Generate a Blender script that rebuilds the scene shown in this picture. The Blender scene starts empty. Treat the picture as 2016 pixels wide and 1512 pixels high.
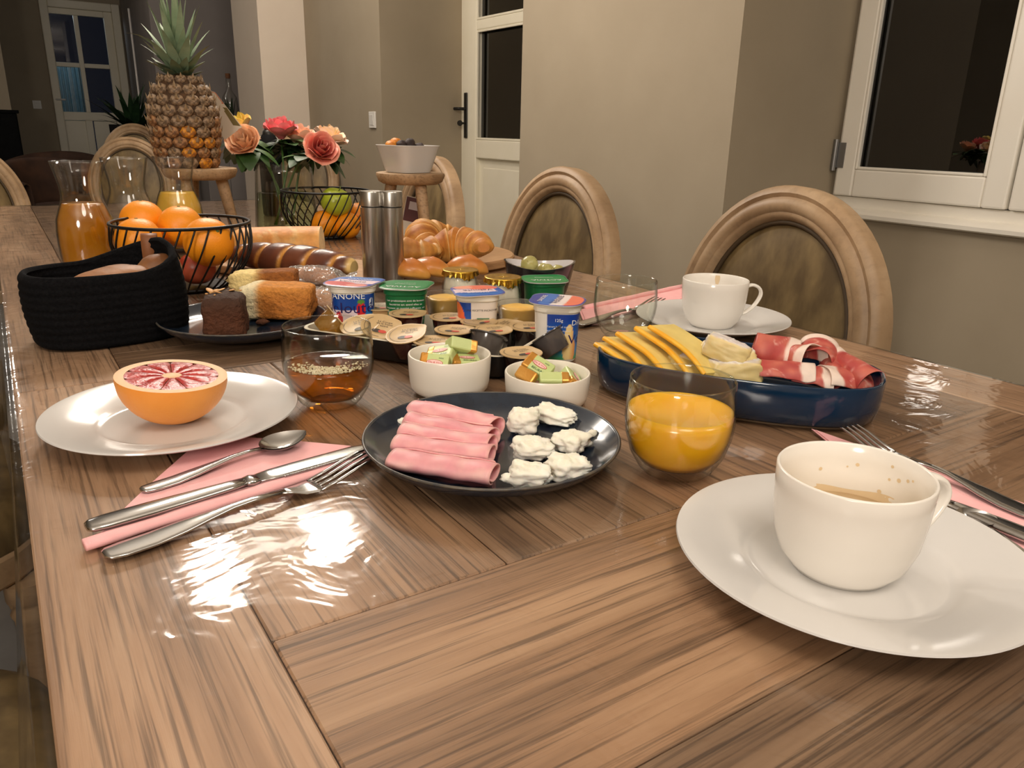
import bpy, math, random
from math import sin, cos, pi, radians as rad, atan2, hypot, sqrt
from mathutils import Vector, Matrix, Euler, noise
random.seed(7)
scene = bpy.context.scene
COL = scene.collection
TZ = 0.76                      # height of the table surface

# ---------------------------------------------------------------- camera
FPX, CXP, CYP, CAMH = 1514.0, 1008.0, 756.0, 0.265
_pitch = math.atan(499 / FPX)
_dn = Vector((-0.0238 * FPX / math.tan(_pitch), FPX / math.tan(_pitch), FPX)).normalized()
_y = Vector((-37 - CXP, 0, FPX)); _y.y = -(_y.x * _dn.x + _y.z * _dn.z) / _dn.y; _y.normalize()
_z = -_dn
_x = _y.cross(_z)
R3 = Matrix((_x, _y, _z))      # camera axes (right, down, forward) -> world
CAM = Vector((0, 0, TZ + CAMH))
cd = bpy.data.cameras.new('camera'); cam = bpy.data.objects.new('camera', cd); COL.objects.link(cam)
cd.sensor_width = 36.0; cd.lens = FPX / 2016 * 36.0; cd.clip_start = 0.01; cd.clip_end = 60
_m = Matrix.Identity(4)
for i, v in enumerate((R3 @ Vector((1, 0, 0)), R3 @ Vector((0, -1, 0)), R3 @ Vector((0, 0, -1)))):
    for j in range(3): _m[j][i] = v[j]
_m.translation = CAM
cam.matrix_world = _m
scene.camera = cam

def at(u, v, z=0.0):           # point on the level z above the table seen along that sight line
    d = R3 @ Vector((u - CXP, v - CYP, FPX)); t = (TZ + z - CAM.z) / d.z
    return CAM + d * t
def deep(u, v, depth):         # point at a depth along the sight line
    return CAM + (R3 @ Vector((u - CXP, v - CYP, FPX))) / FPX * depth
def onx(u, v, x):
    d = R3 @ Vector((u - CXP, v - CYP, FPX)); return CAM + d * (x / d.x)
def ony(u, v, y):
    d = R3 @ Vector((u - CXP, v - CYP, FPX)); return CAM + d * (y / d.y)

# ---------------------------------------------------------------- light, world, exposure
w = bpy.data.worlds.new('night'); scene.world = w; w.use_nodes = True
w.node_tree.nodes['Background'].inputs[0].default_value = (0.012, 0.014, 0.022, 1)
w.node_tree.nodes['Background'].inputs[1].default_value = 0.6
def lamp(name, loc, power, size, color=(1, .86, .70), target=None):
    l = bpy.data.lights.new(name, 'AREA'); l.shape = 'DISK'; l.size = size; l.energy = power; l.color = color
    o = bpy.data.objects.new(name, l); COL.objects.link(o); o.location = loc
    d = (Vector(target) - Vector(loc)) if target else Vector((0, 0, -1))
    o.rotation_euler = d.to_track_quat('-Z', 'Y').to_euler()
    return o
def bulb(name, loc, power, r, color=(1, .86, .70)):
    l = bpy.data.lights.new(name, 'POINT'); l.shadow_soft_size = r; l.energy = power; l.color = color
    o = bpy.data.objects.new(name, l); COL.objects.link(o); o.location = loc
    return o
LC = (1, .90, .785)
bulb('pendant_bulb', (0.40, 2.26, 1.83), 22, 0.085, LC)
bulb('pendant_bulb', (0.76, 2.26, 1.83), 22, 0.085, LC)
bulb('fill_light', (0.0, -0.5, 2.35), 34, 0.35, LC)  # unseen soft fill, added to brighten the near table and cups
bulb('fill_light', (1.35, -0.9, 2.3), 20, 0.25, LC)  # added out of view to lift the window frame and its niche
bulb('kitchen_bulb', (-1.6, -1.0, 1.65), 96, 0.3, LC)
bulb('fill_light', (0.95, 3.8, 2.35), 29, 0.25, LC)  # extra fill added farther back to lighten the pillar and door reveal
bulb('hall_bulb', (-0.6, 7.2, 2.4), 13, 0.12, (1, .92, .84))
scene.view_settings.view_transform = 'Standard'
scene.view_settings.look = 'None'
scene.view_settings.exposure = 0.1
scene.view_settings.gamma = 1.0
scene.view_settings.use_curve_mapping = False
cy = scene.cycles
cy.use_denoising = True
cy.max_bounces = 10; cy.diffuse_bounces = 4; cy.glossy_bounces = 5; cy.transmission_bounces = 8; cy.transparent_max_bounces = 24
cy.caustics_reflective = False; cy.caustics_refractive = False
cy.sample_clamp_indirect = 6.0

# ---------------------------------------------------------------- materials
def lin(c):
    r = []
    for x in c[:3]:
        x /= 255.0
        r.append(x / 12.92 if x <= .04045 else ((x + .055) / 1.055) ** 2.4)
    return (r[0], r[1], r[2], 1.0)
MATS = {}
class NT:
    def __init__(s, name):
        s.m = bpy.data.materials.new(name); s.m.use_nodes = True; s.t = s.m.node_tree; s.n = s.t.nodes
        s.b = s.n['Principled BSDF']; s.out = s.n['Material Output']
    def new(s, typ, **kw):
        n = s.n.new(typ)
        for k, v in kw.items():
            if k in n.inputs: n.inputs[k].default_value = v
            else: setattr(n, k, v)
        return n
    def link(s, a, b): s.t.links.new(a, b)
def coords(t, scale=(1, 1, 1), rand=False):
    tc = t.new('ShaderNodeTexCoord'); mp = t.new('ShaderNodeMapping')
    mp.inputs['Scale'].default_value = scale
    t.link(tc.outputs['Object'], mp.inputs['Vector'])
    if rand:
        oi = t.new('ShaderNodeObjectInfo'); ml = t.new('ShaderNodeMath', operation='MULTIPLY'); ml.inputs[1].default_value = 37.0
        t.link(oi.outputs['Random'], ml.inputs[0]); t.link(ml.outputs[0], mp.inputs['Location'])
    return mp.outputs['Vector']
def ramp(t, fac, stops):
    r = t.new('ShaderNodeValToRGB'); e = r.color_ramp.elements
    while len(e) < len(stops): e.new(.5)
    for el, (p, c) in zip(e, stops): el.position = p; el.color = lin(c)
    t.link(fac, r.inputs['Fac']); return r.outputs['Color']
def bump(t, h, strength, dist=.002):
    b = t.new('ShaderNodeBump'); b.inputs['Strength'].default_value = strength; b.inputs['Distance'].default_value = dist
    t.link(h, b.inputs['Height']); t.link(b.outputs['Normal'], t.b.inputs['Normal']); return b
def M(name, c1, c2=None, rough=.5, metal=0.0, scale=30, stretch=(1, 1, 1), detail=4, bmp=0.0, bdist=.002, bscale=None, spec=None, coat=0, sss=0.0, sssr=(.01, .004, .002), lo=.35, hi=.65, rand=False):
    t = NT(name); b = t.b
    b.inputs['Roughness'].default_value = rough; b.inputs['Metallic'].default_value = metal
    if spec is not None: b.inputs['Specular IOR Level'].default_value = spec
    if coat: b.inputs['Coat Weight'].default_value = coat; b.inputs['Coat Roughness'].default_value = .08
    if sss:
        b.inputs['Subsurface Weight'].default_value = sss; b.inputs['Subsurface Radius'].default_value = sssr; b.inputs['Subsurface Scale'].default_value = 1.0
    if c2 is None and not bmp: b.inputs['Base Color'].default_value = lin(c1)
    else:
        vec = coords(t, stretch, rand)
        nz = t.new('ShaderNodeTexNoise', Scale=scale, Detail=detail); t.link(vec, nz.inputs['Vector'])
        if c2 is None: b.inputs['Base Color'].default_value = lin(c1)
        else: t.link(ramp(t, nz.outputs['Fac'], [(lo, c1), (hi, c2)]), b.inputs['Base Color'])
        if bmp:
            if bscale:
                nb = t.new('ShaderNodeTexNoise', Scale=bscale, Detail=3); t.link(vec, nb.inputs['Vector']); bump(t, nb.outputs['Fac'], bmp, bdist)
            else: bump(t, nz.outputs['Fac'], bmp, bdist)
    MATS[name] = t.m
    return t.m
def MV(name, rough=.6, bmp=0.0, bscale=200, bdist=.002, sss=0.0, coat=0, spec=None, vary=.12, vscale=60):   # colours carried by the mesh
    t = NT(name); b = t.b; b.inputs['Roughness'].default_value = rough
    a = t.new('ShaderNodeAttribute', attribute_name='Col')
    vec = coords(t)
    nz = t.new('ShaderNodeTexNoise', Scale=vscale, Detail=4); t.link(vec, nz.inputs['Vector'])
    mr = t.new('ShaderNodeMapRange'); mr.inputs['From Min'].default_value = .3; mr.inputs['From Max'].default_value = .7
    mr.inputs['To Min'].default_value = 1 - vary; mr.inputs['To Max'].default_value = 1 + vary
    t.link(nz.outputs['Fac'], mr.inputs['Value'])
    mx = t.new('ShaderNodeVectorMath', operation='SCALE'); t.link(a.outputs['Color'], mx.inputs[0]); t.link(mr.outputs['Result'], mx.inputs['Scale'])
    t.link(mx.outputs[0], b.inputs['Base Color'])
    if spec is not None: b.inputs['Specular IOR Level'].default_value = spec
    if coat: b.inputs['Coat Weight'].default_value = coat
    if sss:
        b.inputs['Subsurface Weight'].default_value = sss; b.inputs['Subsurface Radius'].default_value = (.008, .004, .002); b.inputs['Subsurface Scale'].default_value = 1.0
    if bmp:
        nb = t.new('ShaderNodeTexNoise', Scale=bscale, Detail=4); t.link(vec, nb.inputs['Vector']); bump(t, nb.outputs['Fac'], bmp, bdist)
    MATS[name] = t.m; return t.m
def GLASS(name, tint=(250, 252, 250), edge=(150, 160, 155), rough=0.02, ior=1.45, bmp=0, bscale=30, bdist=.003, gl=1.0, detail=2, dirt=0.0):
    # thin clear sheet: what lies behind shows through, the surface mirrors by its angle
    t = NT(name); t.n.remove(t.b)
    lw = t.new('ShaderNodeLayerWeight'); lw.inputs['Blend'].default_value = .5
    cr = ramp(t, lw.outputs['Facing'], [(0.6, tint), (.97, edge)])
    tr = t.new('ShaderNodeBsdfTransparent'); t.link(cr, tr.inputs['Color'])
    gs = t.new('ShaderNodeBsdfGlossy'); gs.inputs['Roughness'].default_value = rough
    fr = lw; f0 = ((ior - 1) / (ior + 1)) ** 2 * gl
    pw = t.new('ShaderNodeMath', operation='POWER'); pw.inputs[1].default_value = 5.0; t.link(lw.outputs['Facing'], pw.inputs[0])
    ml = t.new('ShaderNodeMath', operation='MULTIPLY_ADD'); ml.inputs[1].default_value = 1 - f0; ml.inputs[2].default_value = f0; t.link(pw.outputs[0], ml.inputs[0])
    mx = t.new('ShaderNodeMixShader'); t.link(ml.outputs[0], mx.inputs[0]); t.link(tr.outputs[0], mx.inputs[1]); t.link(gs.outputs[0], mx.inputs[2])
    last = mx
    if bmp or dirt:
        vec = coords(t)
        nz = t.new('ShaderNodeTexNoise', Scale=bscale, Detail=detail, Distortion=1.2); t.link(vec, nz.inputs['Vector'])
    if bmp:
        bp = t.new('ShaderNodeBump'); bp.inputs['Strength'].default_value = bmp; bp.inputs['Distance'].default_value = bdist
        t.link(nz.outputs['Fac'], bp.inputs['Height'])
        for s_ in (gs, fr): t.link(bp.outputs[0], s_.inputs['Normal'])
    if dirt:
        df = t.new('ShaderNodeBsdfDiffuse'); df.inputs['Color'].default_value = lin((215, 210, 205))
        mx2 = t.new('ShaderNodeMixShader'); mx2.inputs[0].default_value = dirt; t.link(mx.outputs[0], mx2.inputs[1]); t.link(df.outputs[0], mx2.inputs[2]); last = mx2
    t.link(last.outputs[0], t.out.inputs['Surface'])
    MATS[name] = t.m; return t.m
def WOOD(name, dark, mid, light, gs=22, ls=1.6, rough=.5, contrast=(.25, .5, .78), pores=.5, bmp=.25):
    # grain runs along local X
    t = NT(name); b = t.b
    v1 = coords(t, (ls, gs, gs), True)
    n1 = t.new('ShaderNodeTexNoise', Scale=1.0, Detail=6, Roughness=.62, Distortion=.35); t.link(v1, n1.inputs['Vector'])
    v2 = coords(t, (ls * 3, gs * 11, gs * 11), True)
    n2 = t.new('ShaderNodeTexNoise', Scale=1.0, Detail=3, Roughness=.6); t.link(v2, n2.inputs['Vector'])
    v3 = coords(t, (1.3, 2.6, 2.6), True)
    n3 = t.new('ShaderNodeTexNoise', Scale=1.6, Detail=2); t.link(v3, n3.inputs['Vector'])
    c = ramp(t, n1.outputs['Fac'], [(contrast[0], dark), (contrast[1], mid), (contrast[2], light)])
    p = ramp(t, n2.outputs['Fac'], [(.34, (90, 84, 78)), (.5, (255, 255, 255))])
    mx = t.new('ShaderNodeMix', data_type='RGBA', blend_type='MULTIPLY'); mx.inputs[0].default_value = pores
    t.link(c, mx.inputs[6]); t.link(p, mx.inputs[7])
    q = ramp(t, n3.outputs['Fac'], [(.3, (205, 203, 200)), (.7, (255, 255, 255))])
    my = t.new('ShaderNodeMix', data_type='RGBA', blend_type='MULTIPLY'); my.inputs[0].default_value = 1
    t.link(mx.outputs[2], my.inputs[6]); t.link(q, my.inputs[7])
    t.link(my.outputs[2], b.inputs['Base Color']); b.inputs['Roughness'].default_value = rough
    bump(t, n2.outputs['Fac'], bmp, .001)
    MATS[name] = t.m; return t.m

# ---------------------------------------------------------------- mesh helpers
class G:
    def __init__(s): s.v = []; s.f = []; s.m = []; s.c = []
    def add(s, vs, fs, mi=0, col=None):
        o = len(s.v); s.v += [tuple(p) for p in vs]; s.f += [tuple(i + o for i in f) for f in fs]; s.m += [mi] * len(fs)
        s.c += (col if isinstance(col, list) else [col or (200, 200, 200)] * len(vs)); return s
    def lathe(s, prof, n=40, mi=0, col=None):
        vs = []; fs = []; idx = []
        for r, z in prof:
            if r < 1e-6: idx.append([len(vs)] * n); vs.append((0, 0, z))
            else:
                idx.append(list(range(len(vs), len(vs) + n))); vs += [(r * cos(2 * pi * k / n), r * sin(2 * pi * k / n), z) for k in range(n)]
        for a, b in zip(idx, idx[1:]):
            for k in range(n):
                q = [a[k], a[(k + 1) % n], b[(k + 1) % n], b[k]]; q = list(dict.fromkeys(q))
                if len(q) > 2: fs.append(q)
        return s.add(vs, fs, mi, col)
    def tube(s, path, r, n=8, closed=False, mi=0, col=None, flat=1.0):
        path = [Vector(p) for p in path]; N = len(path); rs = r if isinstance(r, (list, tuple)) else [r] * N
        vs = []; fs = []; up = None
        for i, p in enumerate(path):
            a = path[(i - 1) % N] if (closed or i) else p; b = path[(i + 1) % N] if (closed or i < N - 1) else p
            t = (b - a).normalized()
            if up is None: up = Vector((0, 0, 1)) if abs(t.z) < .95 else Vector((1, 0, 0))
            sd = t.cross(up); sd = sd.normalized() if sd.length > 1e-6 else Vector((1, 0, 0)); up = sd.cross(t).normalized()
            vs += [p + (sd * cos(2 * pi * k / n) + up * sin(2 * pi * k / n) * flat) * rs[i] for k in range(n)]
        for i in range(N if closed else N - 1):
            j = (i + 1) % N
            fs += [(i * n + k, i * n + (k + 1) % n, j * n + (k + 1) % n, j * n + k) for k in range(n)]
        if not closed: fs += [tuple(range(n - 1, -1, -1)), tuple(range((N - 1) * n, N * n))]
        return s.add(vs, fs, mi, col)
    def box(s, c, d, mi=0, col=None, M4=None):
        x, y, z = d[0] / 2, d[1] / 2, d[2] / 2
        vs = [Vector((c[0] + a * x, c[1] + b * y, c[2] + e * z)) for a, b, e in ((-1, -1, -1), (1, -1, -1), (1, 1, -1), (-1, 1, -1), (-1, -1, 1), (1, -1, 1), (1, 1, 1), (-1, 1, 1))]
        if M4: vs = [M4 @ v for v in vs]
        return s.add(vs, [(3, 2, 1, 0), (4, 5, 6, 7), (0, 1, 5, 4), (1, 2, 6, 5), (2, 3, 7, 6), (3, 0, 4, 7)], mi, col)
    def grid(s, fn, nu, nv, cu=False, cv=False, mi=0, cf=None):
        vs = [fn(i / (nu if cu else nu - 1), j / (nv if cv else nv - 1)) for i in range(nu) for j in range(nv)]
        fs = []
        for i in range(nu if cu else nu - 1):
            for j in range(nv if cv else nv - 1):
                fs.append((i * nv + j, ((i + 1) % nu) * nv + j, ((i + 1) % nu) * nv + (j + 1) % nv, i * nv + (j + 1) % nv))
        cl = [cf(i / (nu if cu else nu - 1), j / (nv if cv else nv - 1)) for i in range(nu) for j in range(nv)] if cf else None
        return s.add(vs, fs, mi, cl)
    def prism(s, pts, z0, z1, mi=0, col=None):
        n = len(pts); vs = [(p[0], p[1], z0) for p in pts] + [(p[0], p[1], z1) for p in pts]
        fs = [tuple(range(n - 1, -1, -1)), tuple(range(n, 2 * n))] + [(i, (i + 1) % n, n + (i + 1) % n, n + i) for i in range(n)]
        return s.add(vs, fs, mi, col)
    def ball(s, r, n=20, m=12, fn=None, cf=None, mi=0, c=(0, 0, 0)):
        def P(u, v):
            th = 2 * pi * u; ph = pi * v; d = Vector((sin(ph) * cos(th), sin(ph) * sin(th), cos(ph)))
            p = Vector((d.x * r[0], d.y * r[1], d.z * r[2]))
            return (fn(p, d) if fn else p) + Vector(c)
        vs = [P(0, 0)] + [P(k / n, j / m) for j in range(1, m) for k in range(n)] + [P(0, 1)]
        fs = [(0, 1 + k, 1 + (k + 1) % n) for k in range(n)]
        for j in range(m - 2):
            a = 1 + j * n; b = a + n
            fs += [(a + k, b + k, b + (k + 1) % n, a + (k + 1) % n) for k in range(n)]
        L = len(vs) - 1; a = 1 + (m - 2) * n
        fs += [(a + k, L, a + (k + 1) % n) for k in range(n)]
        return s.add(vs, fs, mi, [cf(Vector(p)) for p in vs] if cf else None)
    def xf(s, M4, start=0):
        s.v[start:] = [tuple(M4 @ Vector(p)) for p in s.v[start:]]; return s
    def build(s, name, mat, parent=None, loc=(0, 0, 0), rot=(0, 0, 0), smooth=True, bevel=0, seg=2, colored=False):
        me = bpy.data.meshes.new(name); me.from_pydata(s.v, [], s.f)
        mats = mat if isinstance(mat, (list, tuple)) else [mat]
        for m in mats: me.materials.append(MATS[m] if isinstance(m, str) else m)
        if len(mats) > 1: me.polygons.foreach_set('material_index', s.m)
        if colored:
            ca = me.color_attributes.new('Col', 'FLOAT_COLOR', 'POINT'); arr = []
            for c in s.c: arr += lin(c)
            ca.data.foreach_set('color', arr)
        import bmesh
        bm = bmesh.new(); bm.from_mesh(me); bmesh.ops.recalc_face_normals(bm, faces=bm.faces); bm.to_mesh(me); bm.free()
        me.polygons.foreach_set('use_smooth', [bool(smooth)] * len(me.polygons))
        if smooth and smooth is not True: me.set_sharp_from_angle(angle=rad(smooth))
        me.update()
        o = bpy.data.objects.new(name, me); COL.objects.link(o); o.location = loc; o.rotation_euler = rot
        if parent: o.parent = parent
        if bevel:
            b = o.modifiers.new('bevel', 'BEVEL'); b.width = bevel; b.segments = seg; b.limit_method = 'ANGLE'; b.angle_limit = rad(35)
        return o
def tag(o, label=None, cat=None, group=None, kind=None):
    if label: o['label'] = label
    if cat: o['category'] = cat
    if group: o['group'] = group
    if kind: o['kind'] = kind
    return o
def thing(name, label, cat, loc=(0, 0, 0), rot=(0, 0, 0), group=None):
    o = bpy.data.objects.new(name, None); COL.objects.link(o); o.location = loc
    o.rotation_euler = (0, 0, rot) if isinstance(rot, (int, float)) else rot
    o.empty_display_size = .05
    return tag(o, label, cat, group)
def struct(o): o['kind'] = 'structure'; return o
KIDS = {}
def copy_tree(o, parent=None):
    c = o.copy(); COL.objects.link(c)
    if parent: c.parent = parent
    for ch in list(o.children): copy_tree(ch, c)
    return c
def dup(o, label, loc, rot=0, group=None):
    c = copy_tree(o); c.location = loc; c.rotation_euler = (0, 0, rot) if isinstance(rot, (int, float)) else rot
    tag(c, label, None, group); return c
_TC = {}
def text_geo(s, size=1.0):     # flat lettering outline as vertices and faces, centred on x
    k = s
    if k not in _TC:
        cu = bpy.data.curves.new('lettering', 'FONT'); cu.body = s; cu.size = 1.0; cu.align_x = 'CENTER'; cu.resolution_u = 2
        ob = bpy.data.objects.new('lettering', cu); COL.objects.link(ob); bpy.context.view_layer.update()
        ev = ob.evaluated_get(bpy.context.evaluated_depsgraph_get()); me = ev.to_mesh()
        _TC[k] = ([(v.co.x, v.co.y) for v in me.vertices], [tuple(p.vertices) for p in me.polygons])
        ev.to_mesh_clear(); bpy.data.objects.remove(ob); bpy.data.curves.remove(cu)
    vs, fs = _TC[k]
    return [(x * size, y * size) for x, y in vs], fs
def letter(g, s, size, fn, mi=0, bold=1.0):
    vs, fs = text_geo(s, size); g.add([fn(x * bold, y) for x, y in vs], fs, mi)
def nz(p, sc=1.0, seed=0): return noise.noise(Vector(p) * sc + Vector((seed * 7.3, seed * 3.1, seed * 5.7)))
def lerp(a, b, t): return a + (b - a) * t
def mixc(a, b, t):
    t = max(0, min(1, t)); return tuple(x + (y - x) * t for x, y in zip(a, b))
def spline(pts, n):            # Catmull-Rom through the points
    P = [Vector(p) for p in pts]; P = [P[0] * 2 - P[1]] + P + [P[-1] * 2 - P[-2]]; out = []
    k = len(P) - 3
    for i in range(n):
        t = i / (n - 1) * k; j = min(int(t), k - 1); u = t - j; a, b, c, d = P[j:j + 4]
        out.append(.5 * ((2 * b) + (c - a) * u + (2 * a - 5 * b + 4 * c - d) * u * u + (3 * b - a - 3 * c + d) * u ** 3))
    return out
def facing(p): return atan2(CAM.y - p[1], CAM.x - p[0])      # bearing from a point towards where the diner sits

# ================================================================ MATERIAL LIST
M('wall_paint', (158, 145, 124), (164, 151, 130), rough=.75, scale=3, bmp=.05, bscale=180, bdist=.001)
M('pillar_paint', (214, 200, 184), (219, 206, 190), rough=.7, scale=3)
M('grey_paint', (150, 142, 138), (158, 150, 146), rough=.75, scale=3)
M('ceiling_white', (225, 220, 212), rough=.8)
M('stone_floor', (128, 126, 124), (156, 154, 151), rough=.45, scale=5, bmp=.05)
M('white_lacquer', (244, 238, 226), (246, 241, 230), rough=.38, scale=6)
M('cream_door', (234, 227, 206), (238, 231, 212), rough=.45, scale=6)
M('dark_metal', (52, 50, 48), rough=.35, metal=.7)
M('switch_white', (225, 222, 216), rough=.4)
M('trim_white', (205, 200, 196), rough=.5)
GLASS('door_glass', tint=(225, 226, 228), edge=(160, 160, 160), rough=.01, ior=1.5)
GLASS('window_glass', tint=(60, 60, 62), edge=(40, 40, 42), rough=.01, ior=1.5, gl=3.2)
WOOD('rail_wood', (140, 106, 78), (198, 159, 126), (222, 188, 156), gs=26, ls=2.2, rough=.55, pores=.6)
WOOD('plank_wood', (108, 81, 59), (168, 131, 99), (202, 165, 130), gs=30, ls=2.2, rough=.55, pores=.65)
WOOD('dark_plank_wood', (94, 73, 56), (148, 118, 92), (180, 148, 118), gs=32, ls=2.2, rough=.55, pores=.65)
WOOD('chair_wood', (150, 120, 88), (186, 155, 120), (212, 184, 150), gs=7, ls=5, rough=.5, pores=.12)
WOOD('stool_wood', (150, 116, 82), (188, 154, 116), (210, 180, 144), gs=16, ls=4, rough=.6, pores=.35)
WOOD('board_wood', (170, 124, 80), (198, 154, 108), (214, 174, 130), gs=20, ls=4, rough=.55, pores=.3)
M('chair_leather', (88, 71, 44), (130, 109, 72), rough=.5, scale=22, stretch=(1, 1, .4), detail=6, bmp=.12, bscale=120, bdist=.001)
M('chair_piping', (70, 55, 36), rough=.6)
M('brown_velvet', (52, 32, 20), (74, 47, 30), rough=.8, scale=8)
M('black_plain', (8, 8, 9), (14, 14, 15), rough=.8, scale=20, spec=.15)
M('slate_fabric', (50, 56, 62), (62, 68, 74), rough=.9, scale=40)
M('leaf_dark', (20, 42, 24), (38, 66, 36), rough=.45, scale=20)
GLASS('clear_cover', tint=(252, 251, 250), edge=(235, 232, 228), rough=.085, ior=1.42, bmp=.45, bscale=14, bdist=.0036, gl=.9, detail=3.0)

# ================================================================ ROOM
XW, XD = 1.8, 2.4
def wallquad(g, a, b, z0, z1):
    g.add([(a[0], a[1], z0), (b[0], b[1], z0), (b[0], b[1], z1), (a[0], a[1], z1)], [(0, 1, 2, 3)])
ZC = 2.7
y_corner = onx(1443, 225, XW).y; y_pier = onx(1025, 225, XW).y; y_sw = onx(752, 225, XW).y; y_col = onx(608, 200, XW).y
wy0 = onx(1655, 270, XD).y; wy1 = wy0 - 1.16
gzb = onx(1692, 333, XD).z; sz = onx(1738, 392, XD).z; szb = onx(1790, 437, XD).z
dy0 = onx(918, 250, XD).y; dy1 = dy0 - .84
col_x = ony(516, 150, y_col).x
g = G()
for sgn in (0,):
    g.box(((XD + 2.7) / 2, (wy1 - 4.0) / 2, ZC / 2), (2.7 - XD, wy1 + 4.0, ZC))                 # wall nearer than the window
    g.box(((XD + 2.7) / 2, (wy0 + wy1) / 2, szb / 2), (2.7 - XD, wy0 - wy1, szb))              # below the window
    g.box(((XD + 2.7) / 2, (wy0 + wy1) / 2, (2.25 + ZC) / 2), (2.7 - XD, wy0 - wy1, ZC - 2.25))
g.prism([(XW, y_corner), (XW, y_pier), (XD + .3, y_pier + .03), (XD + .3, wy0), (XD, wy0)], 0, ZC)     # pier between the niches
g.box(((XD + 2.7) / 2, (dy1 + y_pier) / 2, ZC / 2), (2.7 - XD, dy1 - y_pier, ZC))
g.box(((XD + 2.7) / 2, (dy0 + dy1) / 2, (2.2 + ZC) / 2), (2.7 - XD, dy0 - dy1, ZC - 2.2))
g.prism([(XW, y_sw), (XW, y_col), (XD + .3, y_col), (XD + .3, dy0), (XD, dy0)], 0, ZC)
struct(g.build('wall_right', 'wall_paint', smooth=False))
g = G(); y_ce = onx(464, 120, col_x).y
g.prism([(col_x, y_col), (XD + .3, y_col), (XD + .3, y_ce), (col_x, y_ce)], 0, ZC)
struct(g.build('wall_middle', 'pillar_paint', smooth=False, loc=(0, .002, 0)))
YB, YG = 11.4, 8.0
gx = ony(302, 100, YG).x; ox = ony(247, 100, YB).x
g = G(); g.prism([(gx, YG), (gx, YG), (4.2, YG), (4.2, YB + .3), (ox, YB + .3), (ox, YB)][1:], 0, ZC)
struct(g.build('wall_back', 'grey_paint', smooth=False))
d2a, d2b = ony(78, 30, YB).x, ony(238, 60, YB).x
g = G(); g.box(((d2a - 4) / 2, YB + .15, ZC / 2), (d2a + 4, .3, ZC)); g.box(((d2b + ox) / 2, YB + .15, ZC / 2), (ox - d2b, .3, ZC))
d2top = ony(150, 3, YB).z
g.box(((d2a + d2b) / 2, YB + .15, (d2top + ZC) / 2), (d2b - d2a, .3, ZC - d2top))
struct(g.build('wall_far', 'wall_paint', smooth=False))
g = G(); lx = ony(20, 200, 9.6).x
g.box(((lx - 4) / 2, 9.7, ZC / 2), (lx + 4, .2, ZC)); g.box((-3.9, 3, ZC / 2), (.2, 17.5, ZC))
struct(g.build('wall_left', 'wall_paint', smooth=False))
g = G(); g.box((0, -4.1, ZC / 2), (8.0, .2, ZC)); struct(g.build('wall_front', 'wall_paint', smooth=False))
g = G(); g.box((4.25, 8.5, ZC / 2), (.1, 6.8, ZC)); struct(g.build('wall_hall', 'grey_paint', smooth=False))
g = G(); g.box((0, 3.8, -.05), (9, 16.2, .1)); struct(g.build('floor', 'stone_floor', smooth=False))
g = G(); g.box((0, 3.8, ZC + .05), (9, 16.2, .1)); struct(g.build('ceiling', 'ceiling_white', smooth=False))

# ---- window with two casements
win = struct(thing('window_1', None, None, (XD, 0, 0)))
fr = G()
fr.box((.06, wy0 - .012, (szb + 2.25) / 2), (.12, .024, 2.25 - szb)); fr.box((.06, wy1 + .012, (szb + 2.25) / 2), (.12, .024, 2.25 - szb)); fr.box((.06, (wy0 + wy1) / 2, 2.235), (.12, wy0 - wy1, .03))
fr.box((.055, (wy0 + wy1) / 2, sz - .02), (.13, wy0 - wy1, .04))
fr.build('window_frame', 'white_lacquer', win, smooth=False, bevel=.004)
sl = G(); prof = [(-.012, sz - .034), (-.03, sz - .04), (-.04, sz - .052), (-.038, sz - .064), (-.02, sz - .07), (-.016, szb + .008), (-.02, szb), (.02, szb - .004), (.02, sz - .034)]
n = len(prof); sl.add([(p[0], y, p[1]) for y in (wy0 + .0, wy1 - .02) for p in prof], [tuple(range(n)), tuple(range(2 * n - 1, n - 1, -1))] + [(i, n + i, n + (i + 1) % n, (i + 1) % n) for i in range(n)])
sl.build('sill', 'white_lacquer', win, smooth=40)
ymeet = onx(1989, 414, XD).y
gy0, gy1 = onx(1692, 333, XD).y, onx(1940, 350, XD).y
def sash(ya, yb, name='sash'):      # ya far side, yb near side
    s = G(); st = wy0 - gy0 - .02; zt = 2.215; bt = gzb
    zb = sz + .002
    s.box((.0, ya - st / 2, (zb + zt) / 2), (.055, st, zt - zb)); s.box((.0, yb + st / 2, (zb + zt) / 2), (.055, st, zt - zb))
    s.box((.0, (ya + yb) / 2, (zb + bt) / 2), (.055, ya - yb - 2 * st, bt - zb)); s.box((.0, (ya + yb) / 2, zt - .045), (.055, ya - yb - 2 * st, .09))
    o = s.build(name, 'white_lacquer', win, smooth=False, bevel=.006)
    bd = G(); b = .009
    for (c, d) in (((-.02, ya - st - b / 2, (bt + zt - .09) / 2), (.016, b, zt - .09 - bt)), ((-.02, yb + st + b / 2, (bt + zt - .09) / 2), (.016, b, zt - .09 - bt)), ((-.02, (ya + yb) / 2, bt + b / 2), (.016, ya - yb - 2 * st - 2 * b, b))): bd.box(c, d)
    bd.build('glazing_bead', 'white_lacquer', o, smooth=False, bevel=.003)
    p = G(); p.box((.004, (ya + yb) / 2, (bt + zt - .09) / 2), (.006, ya - yb - 2 * st, zt - .09 - bt)); p.build('pane', 'window_glass', o, smooth=False)
    return o
sash(wy0 - .02, ymeet + .004); sash(ymeet - .004, wy1 + .026)
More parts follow.
